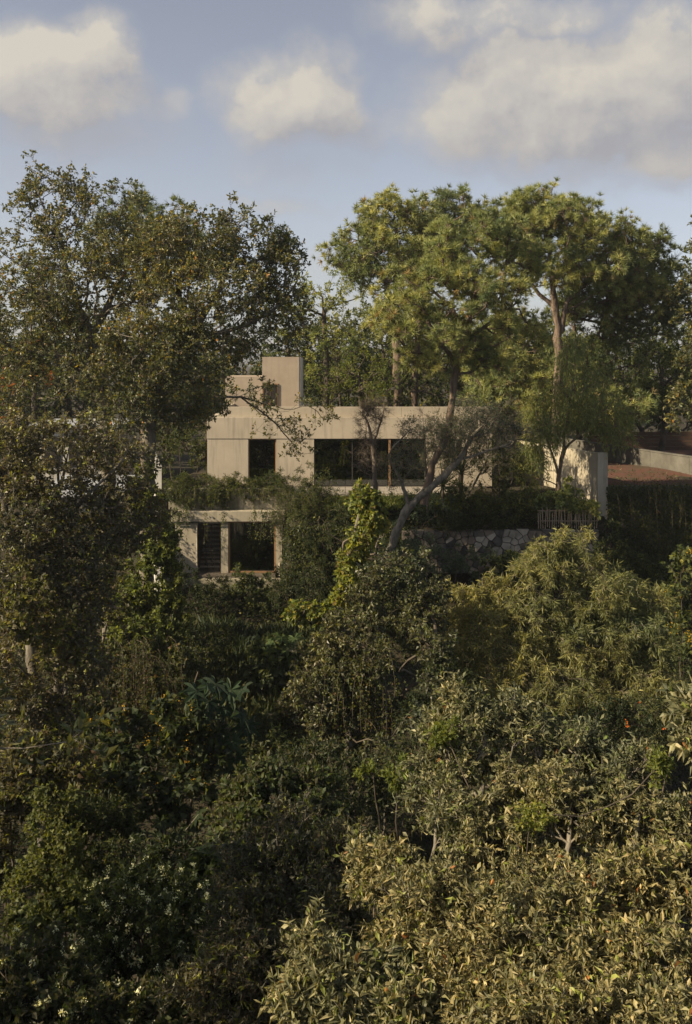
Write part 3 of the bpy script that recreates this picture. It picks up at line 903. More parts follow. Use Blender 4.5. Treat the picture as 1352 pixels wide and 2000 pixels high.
# ------------------------------------------------------------------ other walls
def build_walls():
    # side wall of the garden, running away from the camera, in cast panels
    a = np.array([13.15, 50.0]); b = np.array([9.4, 60.5])
    w = empty('garden_wall', (13.15, 50, 7.6), 'tall tan garden wall running back beside the pepper tree', 'wall')
    n = 5
    for i in range(n):
        p = a + (b - a) * i / n; q = a + (b - a) * (i + 1) / n; d = (q - p) / np.linalg.norm(q - p)
        MB().wallseg(p + d * (.01 if i else .17), q - d * .01, .2, 6.6, 11.12).build('panel', M['lower_render'], w)
    MB().box(12.9, 13.42, 49.85, 50.15, 6.2, 11.16).build('end_post', M['lower_render'], w, bevel=.01)
    k = empty('garden_screen', (8.8, 60, 8.8), 'short pale wall panel behind the leaning grey tree', 'wall')
    MB().wallseg((8.5, 58.0), (9.9, 57.6), .2, 8.6, 11.35).build('panel', M['concrete_light'], k)
    # court: grey wall in panels, red ground
    cw = empty('court_wall', (14, 62, 9.2), 'grey concrete wall around the red clay court', 'wall')
    pts = [(14.0, 73.4), (15.2, 70.0), (16.4, 66.5), (17.6, 63.1), (18.8, 59.8), (20.0, 56.4), (21.2, 53.0), (22.2, 50.3)]
    for p, q in zip(pts[:-1], pts[1:]):
        p = np.array(p); q = np.array(q); d = (q - p) / np.linalg.norm(q - p)
        MB().wallseg(p + d * .01, q - d * .01, .25, 8.8, 10.27).build('panel', M['court_wall'], cw)
        MB().wallseg(p + d * .01, q - d * .01, .33, 10.272, 10.34).build('coping', M['court_wall'], cw)
    xs = np.linspace(13.4, 34, 30); ys = np.linspace(50.4, 76, 30)
    Xg, Yg = np.meshgrid(xs, ys); Zg = 9.30 + .06 * np.sin(Xg * .9) * np.cos(Yg * .8)
    V = np.stack([Xg, Yg, Zg], -1).reshape(-1, 3); nx = len(xs)
    i, j = np.meshgrid(np.arange(len(ys) - 1), np.arange(nx - 1), indexing='ij'); aa = (i * nx + j).ravel()
    tag(mesh_np('court_ground', V, np.stack([aa, aa + 1, aa + nx + 1, aa + nx], 1), M['court'], smooth=True), 'red clay ground beyond the ivy wall', kind='structure')
    rng = np.random.default_rng(80); n = 1100                 # dry grass and litter gathering on the court edge
    P = np.stack([rng.uniform(13.5, 21, n), 50.5 + np.abs(rng.normal(size=n)) * 3.5, np.full(n, 9.33)], 1)
    LV, LF, LI = place(T['blade'], P, norm(rnd_dir(n, rng) * .8 + np.array([0, 0, .5])), rnd_dir(n, rng), rng.uniform(.08, .22, n), rng)
    tag(mesh_np('dry_grass', LV, LF, M['leaf_soft'], None, col=colours(P, [((.13, .10, .05), 3), ((.09, .10, .035), 2)], rng, 2)[LI]), 'dry grass growing over the red court ground', 'grass', kind='stuff')
    # ivy covered retaining wall
    iv = empty('ivy_wall', (20, 50.2, 3), 'tall retaining wall under dark ivy below the red court', 'wall')
    MB().box(13.45, 34, 50.1, 50.38, 2.0, 9.42).build('wall', M['court_wall'], iv)
    rng = np.random.default_rng(8); n = 30000
    P = np.stack([rng.uniform(13.35, 23, n), np.full(n, 50.08), rng.uniform(2.5, 9.55, n)], 1)
    P[:, 1] -= .28 * (1 + lnoise(P, 1.4, 2)) * .6 + .12 * (1 + lnoise(P, 4, 3))
    cover('leaves', P, np.tile([0, -1.0, .15], (n, 1)), PAL_VINE_D[:3] + [((.10, .105, .025), .7)], 'oval', (.09, .17), 'leaf_vine', iv, 3, .7, .12)
    st = [(x, 49.9, 9.45) for x in rng.uniform(13.6, 22, 60)]
    strands('hanging_stems', None, None, st, [(0, -.5, 0)] * 60, rng.uniform(1, 3.5, 60), PAL_VINE_D, 'oval', (.08, .14), 9, parent=iv, seed=5)
    # white fin wall at the left and the pale neighbouring house
    f = empty('boundary_wall', (-8.9, 46, 7), 'weathered white wall end standing beside the left oak trunk', 'wall')
    MB().poly([(-9.02, 46, 4.8), (-8.72, 46, 4.8), (-8.85, 46.6, 4.8), (-9.3, 46.6, 4.8),
               (-9.02, 46, 11.6), (-8.72, 46, 10.9), (-8.85, 46.6, 11.0), (-9.3, 46.6, 11.8)],
              [(0, 3, 2, 1), (4, 5, 6, 7), (0, 1, 5, 4), (1, 2, 6, 5), (2, 3, 7, 6), (3, 0, 4, 7)]).build('panel', M['white_wall'], f)
    nb = empty('neighbour_house', (-16, 60, 8), 'pale neighbouring house glimpsed through the left trees', 'house')
    MB().box(-19.5, -14.2, 60, 66, 8, 11.7).build('wall', M['white_wall'], nb)
    MB().box(-19.8, -14.0, 59.7, 66.3, 11.702, 11.9).build('roof', M['awning'], nb)
    for x in (-18.7, -17.1, -15.5):
        o = MB().box(x, x + 1.1, 59.95, 60.0, 9.3, 11.2).build('window', M['metal'], nb)
        MB().box(x + .06, x + 1.04, 59.935, 59.95, 9.36, 11.14).build('pane', M['furn'], o)
    sh = empty('flat_roof_shed', (-14, 53, 7), 'low shed with a white sheet roof behind the left trees', 'shed')
    MB().box(-16, -11.8, 52.5, 55, 6, 8.55).build('wall', M['concrete_old'], sh)
    MB().poly([(-16.3, 52.0, 8.56), (-11.5, 52.0, 8.56), (-11.5, 55.4, 9.3), (-16.3, 55.4, 9.3), (-16.3, 52.0, 8.62), (-11.5, 52.0, 8.62), (-11.5, 55.4, 9.36), (-16.3, 55.4, 9.36)],
              [(0, 3, 2, 1), (4, 5, 6, 7), (0, 1, 5, 4), (1, 2, 6, 5), (2, 3, 7, 6), (3, 0, 4, 7)]).build('roof', M['awning'], sh)
    # brown board fence far right
    bf = empty('board_fence', (26, 70, 9), 'red-brown horizontal board fence behind the court', 'fence')
    for k in range(5):
        MB().box(17.5, 38, 70, 70.04, 9.4 + k * .27, 9.64 + k * .27).build('board', M['wood_fence'], bf)
    for x in np.arange(17.6, 38, 2.5):
        MB().box(x, x + .1, 70.045, 70.14, 8.7, 10.8).build('post', M['metal'], bf)
    # picket fence above the stone wall
    pf = empty('picket_fence', (12, 48.0, 7.62), 'weathered picket fence on top of the stone wall', 'fence')
    rng = np.random.default_rng(3)
    proto = None
    for x in np.arange(X(1052, 48.0), X(1166, 48.0), .11):
        m = MB().box(-.022, .022, -.012, .012, 0, 1.0)
        if proto is None:
            me = bpy.data.meshes.new('picket'); me.from_pydata(m.v, [], m.f); me.materials.append(M['picket']); proto = me
        o = bpy.data.objects.new('picket', proto); COL.objects.link(o); o.parent = pf
        o.location = (x - 12, rng.uniform(-.02, .02), rng.uniform(-.1, .08)); o.rotation_euler = (rng.normal() * .03, rng.normal() * .05, 0); o.scale = (1, 1, rng.uniform(.8, 1.05))
    for z in (7.95, 8.45):
        MB().box(X(1050, 48.0), X(1168, 48.0), 48.035, 48.07, z, z + .05).build('rail', M['picket'], pf)


build_walls()


def clip_cell(p, others, bounds):
    x0, x1, z0, z1 = bounds
    poly = [(x0, z0), (x1, z0), (x1, z1), (x0, z1)]
    for q in others:
        mx, mz = (p[0] + q[0]) / 2, (p[1] + q[1]) / 2; nx, nz = q[0] - p[0], q[1] - p[1]
        new = []
        for i in range(len(poly)):
            a, b = poly[i], poly[(i + 1) % len(poly)]
            da = (a[0] - mx) * nx + (a[1] - mz) * nz; db = (b[0] - mx) * nx + (b[1] - mz) * nz
            if da <= 0: new.append(a)
            if (da < 0) != (db < 0) and da != db:
                t = da / (da - db); new.append((a[0] + (b[0] - a[0]) * t, a[1] + (b[1] - a[1]) * t))
        poly = new
        if len(poly) < 3: return None
    return poly


def build_stone_wall():
    rng = np.random.default_rng(12); Yw = 47.0
    x0, x1, z0, z1 = X(785, Yw), X(1170, Yw), 5.6, Z(1036, Yw)
    w = empty('stone_wall', ((x0 + x1) / 2, Yw, z0), 'dry stone retaining wall of mixed stones, a sunlit stretch painted with pale ones', 'wall')
    MB().box(x0, x1, Yw + .20, Yw + .6, z0, z1 - .06).build('core', M['mortar'], w)
    pts = []
    nr = 6; nc = 32
    for r in range(nr):
        for c in range(nc):
            if rng.random() < .16: continue
            pts.append((x0 + (c + .5 + .5 * (r % 2) + rng.uniform(-.45, .45)) * (x1 - x0) / nc, z0 + (r + .5 + rng.uniform(-.42, .42)) * (z1 - z0) / nr))
    for i, p in enumerate(pts):
        if p[0] > x1: continue
        near = sorted((q for j, q in enumerate(pts) if j != i), key=lambda q: (q[0] - p[0]) ** 2 + (q[1] - p[1]) ** 2)[:14]
        poly = clip_cell(p, near, (x0, x1, z0, z1 + rng.uniform(-.05, .05)))
        if not poly or len(poly) < 3: continue
        c = np.mean(poly, axis=0); P = np.array(poly)
        d = np.linalg.norm(P - c, axis=1, keepdims=True)
        ring1 = c + (P - c) * np.clip(1 - .030 / np.maximum(d, .05), .3, 1); ring2 = c + (P - c) * .90
        pro = rng.uniform(.03, .20); k = len(P); tilt = rng.uniform(-.12, .12, 2)
        fr = lambda R, off: [(a[0], Yw + off + tilt[0] * (a[0] - c[0]) + tilt[1] * (a[1] - c[1]), a[1]) for a in R]
        V = [(a[0], Yw + .24, a[1]) for a in ring1] + fr(ring1, .14 - pro * .7) + fr(ring2, .14 - pro - .02)
        fs = []
        for a in range(k):
            b = (a + 1) % k
            fs += [(a, b, b + k, a + k), (a + k, b + k, b + 2 * k, a + 2 * k)]
        fs.append(tuple(range(2 * k, 3 * k)))
        pale = (X(925, Yw) < p[0] < X(1030, Yw)) and rng.random() < .62  # sun patch on the wall put into the stone colours along this stretch
        mt = M['stone_b'] if pale or rng.random() < .08 else M['stone_c'] if rng.random() < .4 else M['stone_a']
        mb = MB(); mb.poly(V, fs); mb.build('stone', mt, w)
    # two stone buttresses under it
    for px in (944, 992):
        bx = empty('stone_pier', (X(px, 46.5), 46.5, 4.5), 'rubble stone pier below the stone wall, ' + ('the left one' if px < 960 else 'the right one'), 'pier', 'piers below the stone wall')
        for k in range(5):
            s = rng.uniform(.16, .24)
            MB().box(X(px, 46.5) - s, X(px, 46.5) + s * rng.uniform(.7, 1.1), 46.45, 46.85, 4.3 + k * .36, 4.63 + k * .36).build('stone', M['stone_b'] if rng.random() < .5 else M['stone_c'], bx, bevel=.05)


build_stone_wall()

# ------------------------------------------------------------------ trees and plants
exec_list = []


def base_at(px, Y, dz=-.2):
    x = X(px, Y); return np.array([x, Y, float(height(x, Y)) + dz])


# --- the two big oaks at the left
plant('oak_tree', 'broad dark oak tree with yellowing top leaves, tallest at the left', 'tree',
      [[base_at(212, 40), at(210, 860, 40), at(186, 740, 40), at(178, 660, 40), at(140, 560, 40), at(110, 440, 40)],
       [at(178, 660, 40), at(110, 590, 39), at(40, 560, 38)], [at(186, 740, 40), at(120, 700, 39), at(55, 690, 38.5)],
       [at(178, 660, 40), at(230, 560, 41), at(270, 470, 41)]],
      [lobe(110, 400, 40, 75, 75), lobe(60, 520, 40, 85, 85), lobe(190, 450, 41, 100, 90), lobe(160, 560, 38.5, 120, 90), lobe(50, 640, 38.5, 85, 80),
       lobe(160, 700, 38, 110, 70), lobe(270, 520, 42, 100, 95), lobe(30, 740, 38, 70, 60)],
      950, 'oak', (.11, .19), PAL_OAK, 'leaf_oak', twigs=7, leaves=6, tlen=.5, r_root=.27, r_tip=.010, bark='bark_grey', step=.45, seed=11, bf=.3, wob=.16, lift=.05, shell=.45, twig_r=.008, shoots=.02)
plant('oak_tree', 'wide oak tree reaching its low bough across the house front', 'tree',
      [[base_at(285, 38), at(290, 900, 38), at(300, 780, 38), at(325, 695, 38), at(372, 655, 38), at(430, 560, 38), at(470, 470, 38.5)],
       [at(372, 655, 38), at(450, 645, 38), at(530, 610, 38.5), at(575, 560, 39)], [at(325, 695, 38), at(352, 620, 38), at(350, 540, 38), at(380, 450, 38)],
       [at(300, 780, 38), at(345, 800, 39.5), at(400, 778, 42), at(470, 776, 45), at(545, 796, 48)],
       [at(470, 776, 45), at(530, 820, 46), at(575, 870, 47)]],
      [lobe(400, 470, 38, 90, 70), lobe(480, 490, 39, 90, 75), lobe(330, 500, 38, 80, 80), lobe(545, 530, 39, 58, 75), lobe(430, 580, 37, 120, 80),
       lobe(530, 605, 38.5, 70, 55), lobe(330, 610, 37, 90, 80), lobe(370, 700, 37, 100, 60), lobe(270, 690, 37, 80, 80), lobe(455, 680, 39, 45, 30),
       lobe(330, 790, 39, 100, 50), lobe(250, 800, 37, 80, 60), lobe(395, 790, 42, 50, 34), lobe(490, 765, 45, 60, 14, .8, .5), lobe(560, 790, 47, 55, 12, .8, .5), lobe(625, 815, 48, 28, 16, .6, .4), lobe(540, 835, 46.5, 45, 14, .6, .5), lobe(590, 870, 47, 26, 22, .5, .5), lobe(555, 880, 47, 16, 10, .4, .2), lobe(628, 850, 48, 14, 14, .5, .2)],
      1250, 'oak', (.11, .19), PAL_OAK, 'leaf_oak', twigs=7, leaves=6, tlen=.5, r_root=.25, r_tip=.010, bark='bark_grey', step=.45, seed=12, bf=.3, wob=.16, lift=.05, shell=.45, twig_r=.008, shoots=.02)
# --- nearer brownish tree along the left edge
plant('oak_tree', 'brownish small-leaved tree filling the left edge below the tall oak', 'tree',
      [[base_at(90, 27), at(75, 1400, 27), at(60, 1200, 27), at(95, 1050, 27), at(130, 900, 27)], [at(60, 1200, 27), at(20, 1050, 26.5), at(0, 930, 26.5)],
       [at(95, 1050, 27), at(180, 960, 27), at(240, 900, 27.5)], [at(75, 1400, 27), at(140, 1300, 26), at(190, 1200, 26)]],
      [lobe(30, 900, 27, 80, 90), lobe(130, 900, 27, 90, 70), lobe(220, 930, 28, 75, 65), lobe(60, 1020, 26, 90, 80), lobe(170, 1030, 26.5, 90, 70),
       lobe(250, 1010, 28, 60, 50), lobe(40, 1150, 25.5, 90, 90), lobe(140, 1150, 26, 80, 80), lobe(60, 1290, 25, 90, 90), lobe(160, 1280, 25.5, 60, 70), lobe(40, 1430, 24.5, 80, 80), lobe(120, 1420, 25, 60, 60)],
      1000, 'oak', (.10, .17), PAL_OAK_BROWN, 'leaf_oak', twigs=7, leaves=6, tlen=.38, r_root=.22, r_tip=.008, bark='bark_grey', step=.35, seed=13, bf=.3, wob=.16, shell=.45, twig_r=.006)

# --- pines
def pine(label, trunks, lobes, n, seed, pal=PAL_PINE, r=.3, far=False, tl=.42, size=(.24, .36), group='tall long-needled pines behind the house', tw=6):
    n = int(n * 1.25); tw += 1; r *= .75; size = (size[0] * 1.0, size[1] * 1.1); tl *= 1.35
    plant('pine_tree', label, 'tree', trunks, lobes, n, 'tuft_far' if far else 'tuft', size, pal, 'needle', twigs=tw, leaves=1, tlen=tl,
          r_root=r, r_tip=.022, bark='bark_pine', step=.6, up=.45, seed=seed, shell=.5, rough=.38, bf=.35, wob=.14, lift=-.02, twig_r=.016, group=group, holes=.14)


pine('leaning front pine whose bare trunk crosses the house facade',
     [[at(828, 985, 47), at(845, 905, 47), at(872, 850, 47), at(884, 780, 47), at(893, 710, 47), at(915, 660, 47)],
      [at(915, 660, 47), at(880, 600, 47), at(850, 570, 47), at(820, 560, 46.5)], [at(915, 660, 47), at(925, 580, 47), at(935, 500, 47)], [at(925, 580, 47), at(985, 520, 47.5), at(1010, 480, 48)],
      [at(915, 660, 47), at(975, 620, 47.5), at(1010, 590, 48)], [at(893, 710, 47), at(860, 670, 46), at(820, 655, 46)]],
     [lobe(940, 470, 47, 85, 42), lobe(880, 500, 47, 65, 45), lobe(1010, 500, 48, 60, 40), lobe(820, 560, 46.5, 75, 48), lobe(900, 570, 45, 90, 45), lobe(980, 570, 47, 70, 40),
      lobe(790, 620, 46, 55, 40), lobe(860, 650, 46, 80, 38), lobe(960, 640, 47, 75, 36), lobe(850, 700, 46, 50, 26), lobe(950, 700, 46.5, 60, 26), lobe(1020, 640, 48.5, 45, 32)],
     330, 21, PAL_PINE, .235, tw=8, group=None)
pine('tall pine with the open crown left of the pine group', 
     [[base_at(776, 66), at(776, 740, 66), at(772, 600, 66), at(775, 480, 66), at(770, 410, 66)], [at(772, 600, 66), at(740, 520, 65), at(700, 470, 65)], [at(775, 500, 66), at(820, 470, 66), at(840, 440, 66)]],
     [lobe(770, 415, 66, 55, 30), lobe(730, 450, 65, 55, 36), lobe(815, 440, 66, 45, 34), lobe(690, 500, 65, 42, 36), lobe(760, 500, 64, 60, 34), lobe(720, 545, 65, 48, 30), lobe(805, 520, 66, 40, 40), lobe(770, 590, 66, 45, 30, w=.5)],
     250, 22, r=.38, far=True, tl=.55, size=(.32, .46))
pine('slim dark pine rising between the left pine and the leaning one',
     [[base_at(812, 72), at(812, 720, 72), at(830, 560, 72), at(880, 440, 72)]],
     [lobe(885, 410, 72, 50, 26), lobe(860, 450, 72, 50, 30), lobe(920, 440, 72, 40, 26), lobe(850, 500, 72, 40, 36)],
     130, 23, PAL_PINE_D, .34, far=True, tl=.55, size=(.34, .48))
pine('wide domed pine with the forked trunk right of centre',
     [[base_at(1085, 60), at(1085, 830, 60), at(1090, 740, 60), at(1092, 660, 60), at(1085, 600, 60), at(1075, 520, 60), at(1060, 430, 60)], [at(1092, 660, 60), at(1110, 590, 60), at(1160, 540, 60), at(1210, 500, 60)],
      [at(1085, 600, 60), at(1040, 560, 60), at(1005, 520, 60)], [at(1075, 520, 60), at(1130, 450, 60), at(1160, 420, 60)]],
     [lobe(1060, 410, 60, 75, 30), lobe(1010, 430, 60, 50, 34), lobe(1130, 430, 60, 70, 34), lobe(1080, 460, 58.5, 95, 38), lobe(1190, 470, 60, 60, 40), lobe(1010, 490, 60, 55, 38),
      lobe(1160, 520, 59, 75, 38), lobe(1220, 520, 61, 50, 38), lobe(1080, 540, 59, 60, 28), lobe(1240, 570, 61, 50, 32), lobe(1170, 580, 60, 60, 28)],
     400, 24, r=.34, tl=.5, size=(.30, .42), tw=7)
pine('dark spreading pine at the right end of the pine group',
     [[base_at(1190, 64), at(1190, 760, 64), at(1180, 640, 64), at(1200, 540, 64), at(1230, 480, 64)], [at(1180, 640, 64), at(1240, 600, 64), at(1300, 560, 64)]],
     [lobe(1250, 490, 64, 55, 30), lobe(1290, 520, 64, 45, 36), lobe(1200, 570, 63, 80, 36), lobe(1280, 570, 63, 55, 34), lobe(1150, 620, 63, 80, 36), lobe(1240, 630, 63, 75, 36), lobe(1180, 690, 63, 80, 34), lobe(1110, 700, 63, 55, 34), lobe(1310, 600, 64, 35, 30)],
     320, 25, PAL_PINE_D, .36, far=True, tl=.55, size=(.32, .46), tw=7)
pine('pine with pale drooping tufts low beside the grey leaning tree',
     [[base_at(1010, 63), at(1010, 820, 63), at(1005, 720, 63), at(1000, 640, 63)]],
     [lobe(1000, 660, 63, 60, 36), lobe(960, 720, 62, 60, 36), lobe(1040, 730, 62, 60, 36), lobe(990, 780, 61, 60, 30), lobe(1060, 790, 61, 55, 30), lobe(1140, 770, 62, 60, 34), lobe(1200, 800, 61, 60, 34)],
     230, 26, PAL_PINE, .28, far=True, tl=.55, size=(.32, .46))
pine('pine with ragged top peeking over the left oaks',
     [[base_at(280, 70), at(280, 600, 70), at(290, 450, 70)], [at(290, 450, 70), at(340, 410, 70)], [at(290, 450, 70), at(250, 405, 70)]],
     [lobe(255, 402, 70, 28, 18), lobe(340, 405, 70, 26, 20), lobe(300, 440, 70, 60, 26), lobe(330, 480, 70, 80, 40), lobe(240, 460, 70, 50, 40)],
     120, 27, PAL_PINE_D, .3, far=True, tl=.5, size=(.34, .5))
pine('pine tree behind the left end of the court wall',
     [[base_at(905, 74), at(905, 740, 74), at(880, 640, 74)]],
     [lobe(890, 640, 74, 60, 40), lobe(830, 660, 74, 60, 36), lobe(940, 680, 74, 60, 40)],
     110, 28, PAL_PINE_D, .3, far=True, tl=.6, size=(.36, .5))

# --- broadleaf trees behind the house
def backtree(label, px, Y, lobes, n, seed, pal=PAL_GREEN, trunk_top=None, size=(.16, .26), leaf='mid', r=.22, tw=6, lv=6, tl=.5, droop=0., bark='bark_dark', mat='leaf_soft'):
    n = int(n * .72); size = (size[0] * 1.13, size[1] * 1.13)
    top = trunk_top or (lobes[0][0])
    b = base_at(px, Y)
    plant('broadleaf_tree', label, 'tree', [[b, b * .5 + np.array(top) * .5 + np.array([.3, 0, 0]), np.array(top)]], lobes, n, leaf, size, pal, mat, twigs=tw, leaves=lv,
          tlen=tl, r_root=r, r_tip=.012, bark=bark, step=.6, seed=seed, shell=.5, rough=.28, twig_r=.008, droop=droop, group='trees behind the house')


backtree('pale green tree standing between the oaks and the tall pine', 630, 68, [lobe(630, 580, 68, 50, 45), lobe(600, 640, 67, 60, 50), lobe(670, 620, 68, 55, 50), lobe(640, 690, 66, 70, 50), lobe(690, 560, 70, 30, 35), lobe(570, 570, 69, 40, 40)], 230, 31, PAL_PEPPER)
backtree('dark tree behind the roof tower', 560, 76, [lobe(560, 640, 76, 70, 60), lobe(500, 700, 74, 80, 60), lobe(620, 720, 74, 60, 50)], 180, 32, PAL_DARK)
backtree('yellow-green feathery tree right of the roof tower', 700, 64, [lobe(700, 720, 64, 50, 40), lobe(660, 750, 63, 50, 36), lobe(745, 745, 63, 45, 38), lobe(710, 770, 62, 60, 26)], 190, 33, PAL_LIME, size=(.10, .18))
backtree('slender columnar grey-green tree behind the house', 657, 72, [lobe(657, 690, 72, 13, 45), lobe(655, 740, 72, 17, 50)], 60, 34, PAL_WILLOW, size=(.1, .18), r=.1)
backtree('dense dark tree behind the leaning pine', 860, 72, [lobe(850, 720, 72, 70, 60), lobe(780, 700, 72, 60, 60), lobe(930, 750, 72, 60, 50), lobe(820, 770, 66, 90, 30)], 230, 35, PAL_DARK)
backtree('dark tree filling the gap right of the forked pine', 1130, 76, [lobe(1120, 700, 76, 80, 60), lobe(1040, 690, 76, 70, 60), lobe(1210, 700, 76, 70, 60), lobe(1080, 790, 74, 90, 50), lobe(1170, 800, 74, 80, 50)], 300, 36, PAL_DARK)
backtree('bright green bushy tree above the court wall', 1290, 66, [lobe(1290, 720, 66, 60, 50), lobe(1330, 760, 66, 45, 50), lobe(1270, 790, 65, 50, 40), lobe(1340, 700, 67, 30, 40)], 210, 37, PAL_LIME[:1] + PAL_GREEN)
backtree('dark tree cut by the right edge of the picture', 1375, 58, [lobe(1365, 520, 58, 32, 50), lobe(1355, 600, 58, 40, 60), lobe(1370, 690, 58, 45, 60), lobe(1380, 450, 58, 30, 30), lobe(1340, 800, 58, 30, 40), lobe(1390, 610, 58, 45, 60)], 210, 38, PAL_OAK, r=.25, leaf='oak', size=(.18, .28), mat='leaf_oak')
backtree('dim tree in the wood behind the left oaks', 60, 70, [lobe(60, 620, 70, 90, 80), lobe(20, 720, 70, 90, 80), lobe(130, 740, 68, 80, 70), lobe(230, 690, 68, 80, 80)], 250, 39, PAL_GREEN)
backtree('shaded tree directly behind the wide oak', 400, 66, [lobe(400, 640, 66, 90, 70), lobe(330, 740, 64, 80, 70), lobe(440, 730, 64, 60, 50), lobe(480, 620, 67, 70, 60), lobe(340, 830, 62, 50, 50)], 260, 40, PAL_DARK)
backtree('orange-leaved tree at the far left edge', 20, 56, [lobe(20, 700, 56, 50, 30), lobe(50, 740, 56, 45, 30), lobe(10, 770, 55, 40, 40)], 90, 41, [((.16, .10, .025), 3), ((.30, .09, .025), 1.6), ((.09, .09, .025), 3)], size=(.14, .22))

for k, (lb, px, Y, lo, n, pal_) in enumerate([
    ('full olive tree filling the gap behind the roof tower', 650, 80, [lobe(600, 680, 80, 60, 45), lobe(660, 650, 80, 60, 45), lobe(710, 680, 80, 50, 50), lobe(650, 730, 79, 90, 45)], 300, PAL_GREEN + PAL_OAK[:2]),
    ('sunlit leafy tree between the two left pines', 765, 78, [lobe(740, 640, 78, 50, 40), lobe(790, 660, 78, 55, 45), lobe(760, 710, 77, 80, 50), lobe(840, 700, 77, 50, 50)], 280, PAL_PEPPER[:2] + PAL_GREEN),
    ('olive tree behind the low drooping pine', 1000, 80, [lobe(980, 670, 80, 60, 45), lobe(1050, 680, 80, 60, 50), lobe(1010, 740, 79, 90, 55)], 260, PAL_GREEN + PAL_OAK[:2]),
    ('round olive tree behind the dark right pine', 1230, 80, [lobe(1200, 680, 80, 60, 45), lobe(1270, 660, 80, 60, 50), lobe(1240, 740, 79, 90, 55), lobe(1330, 690, 79, 50, 60)], 290, PAL_GREEN + PAL_PEPPER[:1]),
    ('deep green tree behind the leftmost oak', 150, 74, [lobe(90, 640, 74, 80, 60), lobe(180, 640, 74, 80, 60), lobe(130, 720, 73, 110, 60), lobe(20, 680, 73, 70, 60)], 300, PAL_DARK + PAL_GREEN[:1]),
    ('deep green tree behind the trunk of the wide oak', 330, 74, [lobe(290, 650, 74, 80, 60), lobe(370, 660, 74, 80, 60), lobe(330, 740, 73, 110, 60), lobe(250, 800, 72, 80, 50)], 300, PAL_DARK + PAL_OAK[:1]),
    ('shaded tree behind the neighbouring pale house', 60, 72, [lobe(40, 780, 72, 80, 50), lobe(140, 800, 72, 90, 40), lobe(380, 800, 66, 60, 50)], 200, PAL_DARK),
    ('broad tree behind the red-brown board fence', 1260, 74, [lobe(1230, 800, 74, 60, 40), lobe(1300, 810, 74, 60, 40), lobe(1350, 780, 74, 50, 50), lobe(1170, 830, 72, 50, 30)], 210, PAL_GREEN)]):
    backtree(lb, px, Y, lo, n, 300 + k, pal_, size=(.2, .32), lv=7, tl=.6)

# woodland that closes the view behind everything: each trunk and crown its own tree
def far_wood():
    rng = np.random.default_rng(77)
    lab = ['hazy', 'dark', 'olive', 'rounded', 'tall', 'broad', 'dull green', 'loose-crowned']
    pxs = list(np.linspace(-40, 1400, 15))
    for i, px in enumerate(pxs):
        Y = rng.uniform(92, 125); top = rng.uniform(640, 675)
        if 980 < px < 1060 or 1190 < px < 1230: top += 15
        w = rng.uniform(55, 75)
        lb = [lobe(px, top + 45, Y, w, 45), lobe(px - w * .6, top + 95, Y - 3, w * .8, 50), lobe(px + w * .6, top + 95, Y - 3, w * .8, 50), lobe(px, top + 140, Y - 5, w, 40)]
        b = base_at(px, Y)
        plant('woodland_tree', f'{lab[i % 8]} far tree in the wood behind the {"left oaks" if px < 560 else "house roof" if px < 860 else "pines" if px < 1180 else "court"}', 'tree',
              [[b, lb[0][0]]], lb, 120, 'oval', (.36, .58), [PAL_GREEN, PAL_DARK, PAL_OAK][i % 3], 'leaf_soft', twigs=6, leaves=6, tlen=.9, r_root=.3, r_tip=.02, bark='bark_dark',
              step=1.2, seed=100 + i, shell=.5, rough=.3, twig_r=0, group='far trees closing the wood')


far_wood()

# --- garden in front of the house
plant('pepper_tree', 'light green weeping pepper tree in front of the garden wall', 'tree',
      [[at(1090, 975, 50), at(1092, 930, 50), at(1100, 880, 50), at(1112, 800, 50), at(1120, 740, 50.5)], [at(1092, 930, 50), at(1070, 860, 50), at(1055, 800, 50)], [at(1100, 880, 50), at(1150, 830, 50), at(1190, 790, 50.5)]],
      [lobe(1090, 790, 50, 60, 50), lobe(1150, 770, 50.5, 60, 45), lobe(1050, 840, 49.6, 45, 40), lobe(1195, 815, 50.5, 40, 40), lobe(1040, 910, 50.5, 30, 36), lobe(1120, 700, 51, 50, 40)],
      420, 'narrow', (.13, .22), PAL_PEPPER, 'leaf_soft', twigs=6, leaves=13, tlen=.75, r_root=.12, r_tip=.008, bark='bark_pine', step=.4, droop=1.3, up=0, whorl=.95, seed=51, normal_up=.3, shell=.4, rough=.3)
plant('leaning_tree', 'grey leaning tree with bare forked limbs before the house', 'tree',
      [[at(752, 1100, 45), at(775, 1040, 45), at(800, 990, 45), at(850, 945, 45), at(895, 900, 45), at(925, 850, 45), at(960, 815, 45)], [at(800, 990, 45), at(785, 940, 45), at(760, 890, 45), at(800, 840, 45)],
       [at(895, 900, 45), at(940, 885, 45), at(985, 872, 45), at(1020, 885, 45)], [at(925, 850, 45), at(950, 845, 45), at(980, 800, 45)]],
      [lobe(930, 830, 45, 55, 35), lobe(980, 810, 45, 35, 30), lobe(880, 860, 45, 40, 30), lobe(800, 850, 45, 30, 36), lobe(780, 920, 45, 40, 40), lobe(920, 800, 46, 40, 25), lobe(1000, 850, 46, 35, 30)],
      380, 'mid', (.06, .11), PAL_BLUE + [((.12, .095, .06), 4)], 'leaf_soft', twigs=9, leaves=4, tlen=.5, r_root=.19, r_tip=.006, bark='bark_grey', step=.3, seed=52, wob=.22, rough=.3, twig_r=.007, whorl=.9)
